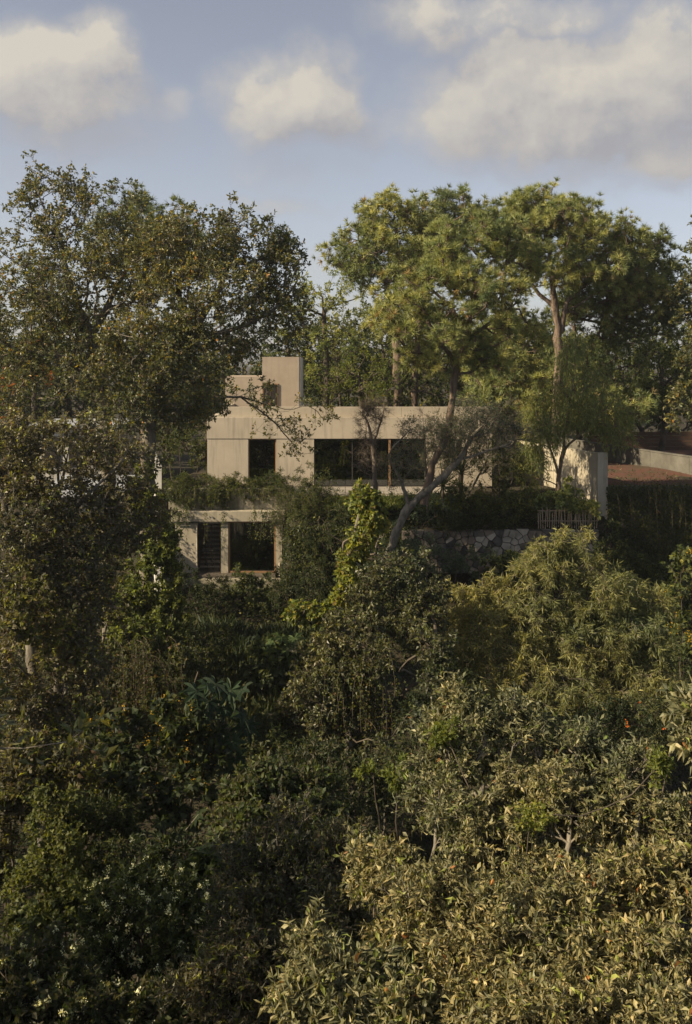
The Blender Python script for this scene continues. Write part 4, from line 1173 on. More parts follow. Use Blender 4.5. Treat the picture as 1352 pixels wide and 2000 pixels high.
plant('withered_tree', 'dead grey twiggy tree in front of the big window', 'tree',
      [[at(738, 1010, 48), at(732, 930, 48), at(728, 870, 48), at(718, 825, 48), at(700, 800, 48)], [at(728, 870, 48), at(745, 820, 48), at(750, 790, 48)]],
      [lobe(725, 830, 48, 26, 42), lobe(735, 800, 48, 26, 22), lobe(725, 900, 48, 30, 30, w=.7)],
      230, 'narrow', (.04, .075), [((.10, .085, .06), 3), ((.06, .06, .035), 2)], 'leaf_soft', twigs=12, leaves=3, tlen=.5, r_root=.12, r_tip=.006, bark='dead_twig', step=.25, seed=53, wob=.2, twig_r=.006, up=-.1, whorl=.9)
plant('withered_tree', 'thin dead sapling crossing the window beside the leaning pine trunk', 'tree',
      [[at(835, 1000, 47.5), at(832, 900, 47.5), at(826, 815, 47.5)]],
      [lobe(826, 830, 47.5, 16, 30), lobe(815, 880, 47.5, 40, 40)],
      90, 'narrow', (.04, .075), [((.10, .085, .06), 3), ((.06, .06, .035), 2)], 'leaf_soft', twigs=9, leaves=2, tlen=.45, r_root=.05, r_tip=.006, bark='dead_twig', step=.25, seed=54, wob=.2, twig_r=.006, whorl=.9)


def shrub(label, px, Y, lobes, n, pal, seed, leaf='mid', size=(.07, .13), tw=7, lv=7, tl=.3, droop=0., mat='leaf_soft', bark='bark_dark', group=None, name='shrub', up=.3, whorl=.9, blossoms=None, r=.04, rough=.25, shell=.35, normal_up=.6, stems=3, cat='shrub', tr=.005):
    n = int(n * .70); size = (size[0] * 1.15, size[1] * 1.15)
    b = base_at(px, Y)
    C = np.array([l[0] for l in lobes]); trunks = []
    order = np.argsort([np.linalg.norm(c - b) for c in C])
    for i in list(order[:stems]):
        c = C[i]; trunks.append([b + np.array([.08 * i, 0, 0]), b * .5 + c * .5 + np.array([.1, 0, .15]), c])
    return plant(name, label, cat, trunks, lobes, n, leaf, size, pal, mat, twigs=tw, leaves=lv, tlen=tl, r_root=r, r_tip=.005, bark=bark, step=.3, seed=seed,
                 shell=shell, rough=rough, droop=droop, up=up, whorl=whorl, group=group, blossoms=blossoms, normal_up=normal_up, twig_r=tr)


shrub('dark leafy bush between the leaning tree and the pepper tree', 970, 50, [lobe(975, 905, 50, 45, 40), lobe(960, 950, 50, 45, 35), lobe(1000, 940, 50, 35, 35)], 110, PAL_DARK + [((.09, .11, .025), 1.5)], 61)
shrub('big-leaved bush at the foot of the garden wall', 1130, 48.3, [lobe(1120, 975, 48.3, 30, 22), lobe(1145, 990, 48.3, 20, 22), lobe(1090, 985, 48.0, 35, 22)], 90, PAL_PEPPER, 62, 'heart', (.12, .2))
shrub('low grey-green shrub on the bank left of the yuccas', 815, 48.6, [lobe(820, 985, 48.6, 40, 22), lobe(860, 1005, 48.2, 50, 22), lobe(800, 1015, 48, 30, 18)], 100, PAL_BLUE, 63)
shrub('spreading green shrub above the stone wall', 930, 48.4, [lobe(920, 990, 48.4, 55, 26), lobe(980, 1005, 48.2, 50, 22), lobe(1020, 985, 48.6, 45, 26)], 150, PAL_GREEN, 64)
shrub('silvery shrub trailing over the stone wall', 890, 47.5, [lobe(880, 1025, 47.4, 45, 16), lobe(950, 1028, 47.4, 50, 9)], 100, PAL_DARK, 65, 'narrow', (.12, .22))

# --- thickets below the house
TH = [
    # label, px, Y, lobes, n, pal, leaf, size
    ('dense creeper bush hanging beside the lower glass door', 590, 47.5, [lobe(600, 960, 50, 60, 50, 1.6), lobe(590, 1030, 49, 50, 60), lobe(620, 1090, 48, 60, 50), lobe(570, 1120, 48, 40, 30)], 330, PAL_DARK + PAL_GREEN[:2], 'narrow', (.10, .18)),
    ('dark bush below the staircase bay', 390, 46, [lobe(370, 1160, 46, 50, 45), lobe(420, 1180, 45.5, 50, 40), lobe(340, 1120, 47, 30, 30)], 180, PAL_DARK, 'mid', (.08, .14)),
    ('leafy sapling in front of the lower glass door', 480, 47, [lobe(480, 1125, 47, 30, 25), lobe(470, 1165, 47, 40, 40), lobe(520, 1170, 46.5, 35, 30)], 120, PAL_GREEN, 'heart', (.08, .14)),
    ('rounded dark bush between the sapling and the creeper', 560, 45, [lobe(560, 1170, 45, 50, 40), lobe(610, 1160, 45, 45, 45)], 160, PAL_DARK, 'mid', (.08, .14)),
    ('blue-green bush under the left end of the stone wall', 840, 44, [lobe(815, 1055, 45.5, 36, 24, .6), lobe(880, 1082, 45, 46, 20, .6), lobe(940, 1085, 45, 40, 18, .6), lobe(850, 1100, 44, 60, 40), lobe(800, 1090, 44, 40, 40), lobe(890, 1130, 43.5, 50, 35), lobe(800, 1140, 43, 50, 35)], 240, PAL_BLUE, 'mid', (.08, .14)),
    ('leafy bush covering the foot of the stone piers', 970, 44.5, [lobe(1040, 1090, 45, 40, 20, .6), lobe(960, 1115, 44.5, 40, 25), lobe(1010, 1110, 44.5, 40, 30)], 110, PAL_GREEN, 'heart', (.1, .18)),
    ('dark bush between the stone wall and the ivy', 1200, 46, [lobe(1200, 1090, 46, 40, 40), lobe(1240, 1120, 46, 50, 40), lobe(1290, 1150, 45, 50, 50), lobe(1190, 1040, 48, 22, 22)], 220, PAL_GREEN + PAL_DARK, 'mid', (.1, .17)),
    ('dark hedge-like bush at the right edge under the ivy', 1330, 42, [lobe(1330, 1180, 42, 40, 60), lobe(1300, 1240, 41, 50, 50), lobe(1350, 1290, 40, 40, 50)], 220, PAL_DARK, 'mid', (.1, .17)),
    ('dark bush in the hollow left of the castor plant', 330, 34, [lobe(400, 1260, 36, 60, 40), lobe(350, 1310, 34, 50, 40)], 160, PAL_DARK, 'mid', (.08, .14)),
    ('broad-leaved bush in the hollow under the vine-clad snag', 560, 38, [lobe(545, 1265, 38, 36, 26), lobe(520, 1300, 37, 40, 26)], 90, PAL_GREEN[:2] + PAL_DARK[:1], 'heart', (.2, .34)),
]
for i, (lb, px, Y, lo, n, pal, lf, sz) in enumerate(TH):
    shrub(lb, px, Y, lo, n, pal, 70 + i, lf, sz, droop=.3)

EX = [
    ('dark bushes at the left corner of the upper house wall', 360, 55, [lobe(350, 880, 55, 45, 40), lobe(390, 860, 56, 30, 50), lobe(320, 850, 57, 45, 50), lobe(380, 800, 58, 40, 40)], 200, PAL_DARK + PAL_GREEN, 'mid', (.10, .18)),
    ('tangle of shrubs under the left oaks behind the white wall end', 230, 57, [lobe(255, 870, 57, 45, 40), lobe(180, 860, 57.5, 50, 35), lobe(60, 870, 57, 60, 50), lobe(10, 900, 56, 50, 50), lobe(250, 1030, 44, 40, 40), lobe(190, 1020, 43, 50, 40)], 300, PAL_OAK_BROWN + PAL_GREEN[:2], 'mid', (.11, .19)),
    ('green creeping mass right of the lower glass door', 620, 48, [lobe(640, 1010, 48.4, 55, 45, .9), lobe(700, 1000, 48, 45, 40, .8), lobe(600, 990, 49.5, 45, 45, .8), lobe(650, 1080, 47, 60, 50, .9), lobe(720, 1090, 46.5, 50, 45, .9), lobe(590, 1075, 48, 30, 45, .8)], 420, PAL_GREEN[:3] + PAL_DARK, 'narrow', (.11, .2)),
    ('dark tree-high shrub between the house end and the garden wall', 960, 57, [lobe(950, 880, 57, 30, 36), lobe(930, 900, 55, 30, 36)], 160, PAL_DARK, 'mid', (.1, .18)),
    ('shaded bush in the lower left hollow', 220, 18, [lobe(210, 1650, 18, 60, 50), lobe(260, 1690, 17, 60, 40), lobe(330, 1700, 17, 60, 40), lobe(180, 1590, 18, 50, 40), lobe(420, 1740, 16, 50, 40)], 260, PAL_DARK, 'mid', (.06, .11)),
    ('vine-laced bush behind the yellow flowers', 200, 25, [lobe(180, 1500, 24, 60, 60), lobe(110, 1480, 24, 60, 60), lobe(230, 1560, 22, 50, 50), lobe(150, 1570, 21, 50, 50)], 260, PAL_VINE_D, 'heart', (.07, .12)),
    ('low dark bush between the castor plant and the ravine tree', 520, 27, [lobe(520, 1440, 27, 50, 45), lobe(470, 1480, 25, 50, 40), lobe(560, 1480, 25, 60, 40)], 200, PAL_DARK, 'mid', (.08, .13)),
    ('bush with grey-green leaves at the foot of the leaning tree', 760, 45.5, [lobe(760, 1080, 45.5, 40, 35), lobe(720, 1130, 44, 50, 40), lobe(780, 1130, 43, 45, 40)], 190, PAL_BLUE + PAL_GREEN[:1], 'mid', (.08, .14)),
    ('leafy hedge along the terrace edge below the dining window', 800, 50.3, [lobe(790, 975, 50, 40, 14, .5), lobe(850, 980, 49.6, 50, 18, .6), lobe(900, 960, 50, 40, 20, .6), lobe(940, 985, 49.5, 50, 20, .6)], 160, PAL_GREEN, 'mid', (.08, .14)),
]
for i, (lb, px, Y, lo, n, pal, lf, sz) in enumerate(EX):
    shrub(lb, px, Y, lo, n, pal, 170 + i, lf, sz, droop=.3)

plant('twiggy_shrub', 'grey twiggy shrub hiding the right end of the house front', 'shrub',
      [[base_at(900, 51), at(905, 920, 51), at(915, 860, 51)], [base_at(900, 51), at(950, 900, 51), at(975, 850, 51)]],
      [lobe(900, 850, 51, 36, 38), lobe(950, 835, 51, 40, 36), lobe(890, 900, 51, 34, 34), lobe(960, 895, 51, 45, 36), lobe(990, 880, 51.5, 26, 30), lobe(855, 840, 50.5, 28, 34), lobe(850, 900, 50.5, 30, 26)],
      560, 'mid', (.06, .11), PAL_BLUE + [((.12, .095, .06), 5)], 'leaf_soft', twigs=10, leaves=4, tlen=.5, r_root=.08, r_tip=.006, bark='bark_grey', step=.3, seed=57, wob=.2, twig_r=.007, whorl=.9)
plant('oak_tree', 'added oak, mostly unseen, shading the lower left slope, one bough leaning in', 'tree',  # added tree, mostly out of view, put here to shade the near slope
      [[base_at(-1300, 9.5), at(-1300, 1500, 9.5), at(-1250, 700, 9.5)], [at(-1300, 1100, 9.5), at(-900, 600, 10)], [at(-1300, 1100, 9.5), at(-1800, 500, 9)]],
      [(np.array([-10.5, 8.5, 14.5]), (3.2, 3.2, 2.6), 1), (np.array([-8.3, 8.5, 12.5]), (2.2, 3, 2.4), 1), (np.array([-12.5, 10, 12]), (3, 3, 3), 1), (np.array([-9.5, 11, 12]), (2.4, 2.6, 2.6), 1), (np.array([-10.5, 7, 10.5]), (2.8, 2.6, 2.4), 1), (np.array([-7.6, 10.5, 10.3]), (1.8, 2.2, 1.8), 1), (np.array([-4.75, 10.5, 11.6]), (1.0, 1.0, .8), 2)],
      800, 'mid', (.13, .20), PAL_OAK, 'leaf_oak', twigs=6, leaves=6, tlen=.5, r_root=.25, r_tip=.01, bark='bark_grey', step=.5, seed=58, holes=.1)

# --- vine-clad snag in the middle and its bare twisted branches
snag = plant('vine_clad_snag', 'dead snag wrapped in bright yellow-green vines below the window', 'tree',
             [[base_at(680, 33), at(678, 1250, 33), at(672, 1150, 33), at(692, 1050, 33), at(712, 965, 33)]],
             [lobe(705, 975, 33, 26, 30), lobe(730, 1000, 33, 20, 38), lobe(700, 1050, 33, 22, 36), lobe(688, 1110, 33, 18, 40), lobe(678, 1160, 32.6, 16, 40), lobe(610, 1192, 33, 42, 12), lobe(650, 1190, 33, 26, 12)],
             260, 'heart', (.11, .19), PAL_VINE, 'leaf_vine', twigs=6, leaves=6, tlen=.32, r_root=.13, r_tip=.008, bark='bark_grey', step=.25, seed=91, droop=.6, shell=.5)
plant('bare_branches', 'pale bare twisted branches beside the yellow-green vine', 'tree',
      [[at(690, 1110, 35.3), at(672, 1085, 35.3), at(672, 1060, 35.3), at(690, 1050, 35.3), at(720, 1045, 35.3), at(745, 1040, 35.3)], [at(672, 1060, 35.3), at(645, 1045, 35.2), at(628, 1035, 35.1), at(622, 1020, 35)],
       [at(672, 1060, 35.3), at(700, 1085, 35.3), at(740, 1092, 35.3), at(760, 1080, 35.3)], [at(645, 1045, 35.2), at(635, 1018, 35.1)]],
      [lobe(740, 1040, 35.3, 25, 15), lobe(750, 1080, 35.3, 25, 15), lobe(630, 1020, 35, 12, 8)],
      22, 'oak', (.1, .16), PAL_OAK_BROWN, 'leaf_oak', twigs=3, leaves=4, tlen=.2, r_root=.06, r_tip=.010, bark='dead_twig', step=.15, seed=92, wob=.25, keep=.6)

# --- central tree with the long curved limb
plant('ravine_tree', 'olive tree in the middle of the ravine with a bare curved limb', 'tree',
      [[base_at(700, 27), at(722, 1480, 27.5), at(760, 1435, 27.2), at(766, 1390, 27), at(788, 1350, 27), at(822, 1325, 27), at(850, 1280, 27.5), at(850, 1220, 28)], [at(822, 1325, 27), at(790, 1308, 26.8), at(745, 1296, 26.8)],
       [at(722, 1480, 27.5), at(690, 1400, 28), at(670, 1300, 28), at(700, 1200, 28.5), at(740, 1150, 29)], [at(850, 1220, 28), at(830, 1180, 28.5), at(800, 1140, 29)]],
      [lobe(770, 1120, 29, 55, 35), lobe(820, 1160, 29, 55, 40), lobe(730, 1180, 29, 60, 45), lobe(800, 1230, 28.5, 70, 45), lobe(690, 1250, 28, 70, 50), lobe(640, 1300, 27.5, 60, 50), lobe(610, 1360, 27, 55, 50),
       lobe(690, 1350, 27, 50, 50), lobe(640, 1420, 26.5, 50, 45), lobe(580, 1400, 27, 45, 35), lobe(720, 1290, 27, 50, 40), lobe(850, 1255, 25, 40, 32), lobe(800, 1405, 24.8, 26, 22, .4), lobe(745, 1470, 25, 34, 24, .5), lobe(835, 1310, 24.7, 30, 22, .4)],
      560, 'oak', (.11, .18), PAL_OAK_BROWN[:2] + PAL_OAK[:3] + [((.11, .12, .03), 1.5)], 'leaf_oak', twigs=7, leaves=6, tlen=.34, r_root=.125, r_tip=.007, bark='bark_dark', step=.3, seed=93, wob=.16, shell=.5, twig_r=.005)

# --- willow-leaved shrub at the right
plant('willow_shrub', 'feathery olive willow-leaved shrub right of the centre', 'shrub',
      [[base_at(1060, 32), at(1060, 1380, 32), at(1050, 1250, 32), at(1080, 1120, 32)], [at(1060, 1380, 32), at(1150, 1260, 32), at(1190, 1170, 32)], [at(1060, 1380, 32), at(960, 1290, 31), at(920, 1220, 31)], [at(1060, 1380, 32), at(1220, 1330, 31), at(1280, 1230, 31)]],
      [lobe(1075, 1075, 31, 45, 38), lobe(1130, 1090, 31, 55, 42), lobe(1050, 1140, 30.6, 75, 50), lobe(1170, 1150, 30.6, 80, 50), lobe(950, 1180, 31, 60, 45), lobe(890, 1170, 31, 40, 30), lobe(1255, 1170, 31, 60, 45), lobe(1000, 1230, 30, 90, 60),
       lobe(1120, 1240, 30, 100, 65), lobe(1240, 1250, 30, 80, 60), lobe(910, 1260, 30, 60, 50), lobe(1080, 1330, 29, 110, 50), lobe(1220, 1350, 29, 90, 50), lobe(950, 1330, 29, 60, 40)],
      800, 'narrow', (.14, .25), PAL_WILLOW, 'leaf_soft', twigs=8, leaves=12, tlen=.42, r_root=.10, r_tip=.006, bark='dead_twig', step=.3, seed=94, droop=.75, up=.35, whorl=.95, shell=.5, normal_up=.3, twig_r=.004, rough=.28)

# --- yellow daisies, castor-oil plants, mounds
shrub('yellow-flowered bush low in the dark hollow at left', 330, 21.5, [lobe(345, 1420, 21.5, 50, 40), lobe(280, 1470, 21.5, 60, 50), lobe(380, 1480, 21.5, 50, 50), lobe(300, 1560, 21, 60, 60), lobe(220, 1450, 21.5, 50, 50), lobe(370, 1570, 21, 45, 50)], 150,
      PAL_DARK + [((.07, .08, .02), 1)], 101, 'heart', (.11, .2), tw=5, lv=5, blossoms=(85, .042, (.50, .31, .03), 14, .12), cat='bush', name='flowering_bush')
shrub('yellow-flowered bush climbing at the right edge under the ivy', 1325, 38, [lobe(1330, 1120, 38, 25, 40), lobe(1320, 1200, 37, 30, 50), lobe(1335, 1260, 36, 25, 40)], 90, PAL_GREEN, 102, 'heart', (.12, .2), tw=5, lv=5,
      blossoms=(40, .06, (.50, .32, .03), 11, .14), name='flowering_bush')
shrub('white-flowered leafy bush rising at the lower left', 285, 13.5, [lobe(280, 1760, 13.5, 75, 45), lobe(210, 1800, 13.3, 60, 50), lobe(350, 1800, 13.2, 55, 50), lobe(280, 1850, 12.8, 110, 70), lobe(330, 1920, 12.4, 90, 60), lobe(200, 1900, 12.4, 80, 60)], 420,
      PAL_GREEN[:3] + PAL_DARK[:2], 103, 'oval', (.05, .085), tw=7, lv=8, tl=.2, blossoms=(340, .027, (.76, .77, .56), 22, .045), name='flowering_bush')
shrub('white-flowered bush filling the bottom left corner', 60, 11.5, [lobe(60, 1880, 11.5, 80, 45), lobe(140, 1930, 11.2, 80, 50), lobe(20, 1940, 11, 70, 60), lobe(100, 1990, 10.6, 120, 60), lobe(250, 1990, 10.6, 100, 50), lobe(380, 2000, 10.4, 90, 45)], 420,
      PAL_OAK_BROWN[:2] + PAL_DARK, 104, 'oval', (.055, .095), tw=7, lv=8, tl=.2, blossoms=(260, .026, (.74, .75, .56), 20, .042), name='flowering_bush')
shrub('vine mound with small sunlit leaves at the left', 100, 17.5, [lobe(110, 1600, 17.5, 40, 50), lobe(130, 1680, 17, 55, 50), lobe(80, 1740, 16.5, 60, 50), lobe(150, 1780, 16, 60, 45), lobe(60, 1820, 15.5, 60, 50)], 260, PAL_VINE_D[:2] + PAL_GREEN[:2], 105, 'heart', (.05, .09), lv=8)
shrub('dark climber mass hugging the lower left edge', 10, 19, [lobe(20, 1540, 19, 60, 60), lobe(0, 1640, 18.5, 50, 60), lobe(40, 1500, 20, 70, 50), lobe(130, 1520, 20, 50, 50)], 220, PAL_OAK_BROWN, 106, 'oak', (.09, .15))
shrub('spiky dark bush right of the yellow flowers', 480, 18, [lobe(470, 1560, 18, 50, 40), lobe(540, 1540, 18, 55, 40), lobe(520, 1610, 17.5, 70, 50), lobe(610, 1590, 17.5, 60, 50), lobe(460, 1640, 17, 50, 45)], 300, PAL_GREEN[:3] + PAL_OAK_BROWN[:2], 107, 'oak', (.09, .15), lv=7)
shrub('shadowed bush in the middle hollow', 690, 19, [lobe(690, 1520, 20, 70, 50), lobe(600, 1500, 21, 60, 45), lobe(700, 1600, 19, 60, 60), lobe(760, 1520, 20, 50, 60)], 230, PAL_DARK + PAL_OAK_BROWN[:1], 108, 'mid', (.07, .12))
shrub('lime green sprig bush sticking out beside the big foreground oak scrub', 770, 14.5, [lobe(730, 1520, 14.5, 34, 7, .2), lobe(775, 1520, 14.5, 26, 10, .2), lobe(788, 1500, 14.5, 8, 20, .15)], 22, PAL_LIME, 109, 'oval', (.05, .08), tl=.14)
shrub('orange-flowered shrub under the willow-leaved one', 1250, 26, [lobe(1250, 1400, 26, 60, 30), lobe(1180, 1420, 26, 60, 30), lobe(1320, 1400, 26, 40, 40)], 150, PAL_DARK, 110, 'mid', (.07, .12), blossoms=(16, .05, (.5, .12, .02), 6, .06), name='flowering_bush')
shrub('dark bush in the shade left of the willow-leaved shrub', 880, 27, [lobe(880, 1350, 27, 50, 40), lobe(830, 1420, 26, 50, 50), lobe(930, 1400, 25, 60, 40)], 170, PAL_DARK, 111, 'mid', (.08, .13))
shrub('small broad-leaved sapling in the dark gap at lower centre', 395, 15.5, [lobe(395, 1680, 15.5, 28, 26), lobe(390, 1720, 15.3, 30, 26)], 45, PAL_GREEN[:2], 112, 'heart', (.08, .14), tw=4, lv=4, tl=.2)

# vine column under the left oak
shrub('tall column of leafy vines climbing left of the lower storey', 300, 37, [lobe(300, 1000, 37.4, 26, 50, .7), lobe(308, 1080, 37.2, 36, 50, .8), lobe(300, 1150, 37, 55, 55, 1), lobe(260, 1220, 36.5, 60, 55), lobe(330, 1220, 36.5, 40, 50), lobe(280, 950, 37.6, 24, 40, .7)], 430, PAL_VINE_D[:2] + PAL_VINE[:1], 120, 'heart', (.10, .17), name='vine_column', cat='climber')
shrub('leafy vines wrapping the hidden trunks at the left', 120, 30, [lobe(205, 1090, 34, 40, 60), lobe(60, 1200, 24.2, 40, 60, .9), lobe(110, 1280, 24.2, 40, 50, .9), lobe(215, 1190, 33, 40, 50)], 200, PAL_VINE_D[:2] + PAL_OAK_BROWN, 122, 'heart', (.08, .14), name='vine_column', cat='climber', stems=1)
shrub('broad mound of trailing vines with dry brown stems', 290, 32, [lobe(300, 1290, 33, 60, 50), lobe(240, 1320, 32, 60, 60), lobe(320, 1360, 31.5, 45, 55), lobe(200, 1400, 30, 60, 60), lobe(280, 1400, 30.5, 60, 50)], 330, PAL_VINE_D, 121, 'heart', (.09, .16), name='vine_mound', cat='climber', droop=.9)

# --- foreground scrub
FORE = dict(leaf='fore', mat='leaf_fore', twigs=7, leaves=8, r_tip=.007, bark='bark_grey', twig_r=.0040, whorl=.85, up=.6, holes=.36, shoots=.26, normal_up=.45, shell=.3, rough=.42)
plant('oak_scrub', 'big tan-olive oak scrub filling the lower right foreground', 'shrub',
      [[base_at(1000, 9.5), at(1000, 1900, 9.5), at(985, 1700, 9.7), at(940, 1560, 10)], [at(1000, 1900, 9.5), at(1100, 1700, 9.6), at(1120, 1560, 10)], [base_at(1200, 9), at(1180, 1800, 9), at(1240, 1650, 9.5), at(1260, 1540, 9.8)],
       [base_at(800, 9.5), at(830, 1850, 9.4), at(850, 1650, 9.8), at(860, 1520, 10.2)], [base_at(1300, 9), at(1330, 1750, 9)]],
      [lobe(900, 1420, 11, 55, 40), lobe(850, 1440, 11, 40, 35), lobe(1020, 1430, 11, 75, 42), lobe(940, 1500, 10.6, 110, 60), lobe(1100, 1495, 10.6, 65, 50), lobe(1235, 1530, 10.3, 55, 50), lobe(840, 1580, 10.4, 50, 50), lobe(950, 1620, 10, 120, 75),
       lobe(1100, 1600, 10, 110, 75), lobe(1230, 1620, 9.8, 90, 70), lobe(1320, 1620, 9.8, 55, 55), lobe(800, 1720, 9.6, 65, 60), lobe(900, 1760, 9.2, 110, 70), lobe(1040, 1750, 9, 120, 80), lobe(1190, 1760, 8.8, 110, 80),
       lobe(1310, 1740, 8.8, 80, 70), lobe(830, 1880, 8.8, 90, 60), lobe(960, 1890, 8.4, 110, 70), lobe(1110, 1900, 8.2, 120, 70), lobe(1260, 1890, 8.0, 110, 70), lobe(730, 1690, 10, 34, 24, .6), lobe(900, 1990, 7.9, 110, 55), lobe(1040, 2000, 7.7, 120, 55), lobe(1180, 1990, 7.6, 110, 60), lobe(1310, 1990, 7.5, 100, 60)],
      1700, size=(.038, .098), pal=PAL_FORE, tlen=.22, r_root=.05, step=.18, seed=131, **FORE)
plant('oak_scrub', 'shadier oak scrub in the lower centre foreground', 'shrub',
      [[base_at(560, 11.5), at(570, 1850, 11.5), at(560, 1720, 11.7), at(540, 1640, 12)], [at(570, 1850, 11.5), at(640, 1750, 11.7)]],
      [lobe(560, 1630, 12.2, 70, 40), lobe(500, 1690, 12, 70, 50), lobe(620, 1680, 12, 70, 55), lobe(560, 1760, 11.5, 110, 60), lobe(470, 1800, 11.3, 60, 60), lobe(640, 1800, 11.2, 70, 60), lobe(540, 1870, 10.8, 110, 60), lobe(460, 1930, 10.5, 80, 60)],
      800, size=(.05, .10), pal=PAL_OAK_BROWN, tlen=.24, r_root=.045, step=.18, seed=132, **FORE)
plant('oak_scrub', 'low oak scrub with large curled leaves at the bottom centre', 'shrub',
      [[base_at(690, 8.2), at(690, 2050, 8.2), at(650, 1930, 8.3), at(620, 1860, 8.4)]],
      [lobe(610, 1860, 8.4, 40, 30), lobe(680, 1930, 8.2, 80, 50), lobe(620, 1980, 8, 60, 50), lobe(740, 1990, 7.9, 90, 50)],
      260, size=(.06, .115), pal=PAL_FORE, tlen=.22, r_root=.035, step=.16, seed=133, **FORE)
plant('oak_scrub', 'oak scrub branch entering at the right edge', 'shrub',
      [[base_at(1400, 10), at(1400, 1600, 10), at(1370, 1450, 10.2), at(1350, 1380, 10.3)]],
      [lobe(1352, 1380, 10.4, 18, 30), lobe(1375, 1430, 10.2, 38, 50), lobe(1400, 1500, 10, 50, 50)],
      60, size=(.085, .15), pal=PAL_FORE, tlen=.2, r_root=.03, step=.16, seed=134, **FORE)


shrub('bright lime creeper threading through the top of the big oak scrub', 870, 10.6, [lobe(865, 1440, 10.3, 22, 14, .15), lobe(890, 1425, 10.3, 14, 12, .12), lobe(1040, 1590, 9.2, 22, 16, .15), lobe(1280, 1500, 9.6, 18, 20, .15)], 46, PAL_LIME, 113, 'oval', (.03, .055), tl=.12, name='creeper', cat='climber', stems=1, r=.008, tr=.002)


# --- castor-oil plants: every large leaf is its own part
def palmate():
    V = [(0, 0, 0)]; Fc = []
    lob = 8; k0 = None
    rim = []
    for i in range(lob):
        a = math.radians(-150 + 300 * i / (lob - 1)); l = .5 * (1 - .35 * abs(a) / 2.7)
        for da, rr, zz in ((-.21, .60, .0), (-.13, .84, -.03), (0, 1.06, -.10), (.13, .84, -.03), (.21, .60, .0)):
            b = a + da
            rim.append((math.cos(b) * l * rr, math.sin(b) * l * rr, zz * .8 + .03 * math.cos(3 * b)))
    V += rim
    for i in range(1, len(rim)): Fc.append((0, i, i + 1))
    return V, Fc


def castor(px, Y, spots, label, seed, scale=1.0, pal=((.040, .066, .042), (.055, .085, .05), (.03, .05, .033)), name='castor_plant', group=None):
    rng = np.random.default_rng(seed); b = base_at(px, Y)
    root = empty(name, tuple(b), label, 'plant', group)
    V, Fc = palmate(); meshes = []
    for c in pal:
        me = bpy.data.meshes.new('leaf'); me.from_pydata(V, [], Fc); a = me.color_attributes.new('Col', 'FLOAT_COLOR', 'POINT')
        a.data.foreach_set('color', np.tile([*c, 1.0], len(V)).astype(np.float32)); me.materials.append(M['leaf_big']); meshes.append(me)
    top = np.mean([at(*s, Y) for s in spots], axis=0)
    st = MB().tube([b, b * .5 + top * .5 + np.array([.1, .1, 0]), top + np.array([0, .2, 0])], [.04, .03, .02], 6)
    for s in spots:
        p = at(*s, Y) + np.array([0, rng.uniform(-.3, .3), 0])
        j = top * .4 + p * .6 + np.array([0, .15, -.25]); st.tube([top + np.array([0, .2, -rng.uniform(0, .8)]), j, p], [.014, .011, .007], 4)
        o = bpy.data.objects.new('leaf', meshes[rng.integers(len(meshes))]); COL.objects.link(o); o.parent = root
        o.location = Vector(p) - Vector(b)
        s_ = scale * rng.uniform(.75, 1.15); o.scale = (s_, s_, s_)
        o.rotation_euler = (rng.uniform(-.3, .3) + .75, rng.uniform(-.3, .3), rng.uniform(-.7, .7) - 1.57 * 0)
        o.rotation_euler[2] = rng.uniform(-2.2, -0.9)
        o.rotation_euler[0] = rng.uniform(.2, .7) * rng.choice([-1, 1]); o.rotation_euler[1] = rng.uniform(.35, .9)
    st.build('stem', M['bark_grey'], root)
    return root


castor(430, 22, [(385, 1350), (420, 1340), (450, 1352), (400, 1400), (440, 1385), (470, 1395), (425, 1425), (455, 1440), (435, 1470), (385, 1385), (472, 1350), (410, 1365), (440, 1505), (462, 1478), (408, 1330), (480, 1425)],
       'castor-oil plant with big dark green star leaves in the dark hollow', 1, .85, ((.030, .052, .030), (.042, .068, .036), (.024, .040, .024)))
castor(545, 37, [(530, 1250), (550, 1245), (565, 1262), (520, 1268), (545, 1275), (575, 1248), (535, 1290), (560, 1290)],
       'smaller star-leaved plant under the vine-draped snag', 2, 1.0, ((.055, .085, .03), (.075, .11, .035)))
castor(330, 18.5, [(250, 1600), (280, 1625), (320, 1590), (350, 1625), (385, 1600), (300, 1655), (345, 1660)],
       'dark star-leaved plant under the yellow flowers', 3, .55, ((.03, .045, .02), (.04, .055, .02)))
castor(750, 30, [(745, 1305), (765, 1295), (735, 1320), (770, 1315)], 'grey-green star-leaved plant peeping behind the curved limb', 4, .8)


# --- yuccas: every sword leaf a part
def yucca(px, py, Y, label, seed, n=34, L=1.1):
    rng = np.random.default_rng(seed); p = at(px, py, Y); b = np.array([p[0], Y, float(height(p[0], Y))])
    root = empty('yucca', tuple(b), label, 'plant', 'yuccas on the bank before the house')
    me = bpy.data.meshes.new('leaf')
    me.from_pydata([(0, -.02, 0), (0, .02, 0), (.45, -.032, -.01), (.45, .032, -.01), (1, 0, -.10), (.45, 0, -.03), (0, 0, -.012)],
                   [], [(0, 6, 5, 2), (6, 1, 3, 5), (2, 5, 4), (5, 3, 4)])
    a = me.color_attributes.new('Col', 'FLOAT_COLOR', 'POINT'); a.data.foreach_set('color', np.tile([.05, .065, .035, 1], 7).astype(np.float32)); me.materials.append(M['leaf_big'])
    for i in range(n):
        o = bpy.data.objects.new('leaf', me); COL.objects.link(o); o.parent = root; o.location = Vector(p) - Vector(b)
        s = L * rng.uniform(.75, 1.1); o.scale = (s, s, s)
        o.rotation_euler = (0, -rng.uniform(-.25, 1.35), i * 2.4 + rng.uniform(-.2, .2))
    MB().tube([b - np.array([0, 0, .1]), p], .09, 8).build('stem', M['bark_dark'], root)


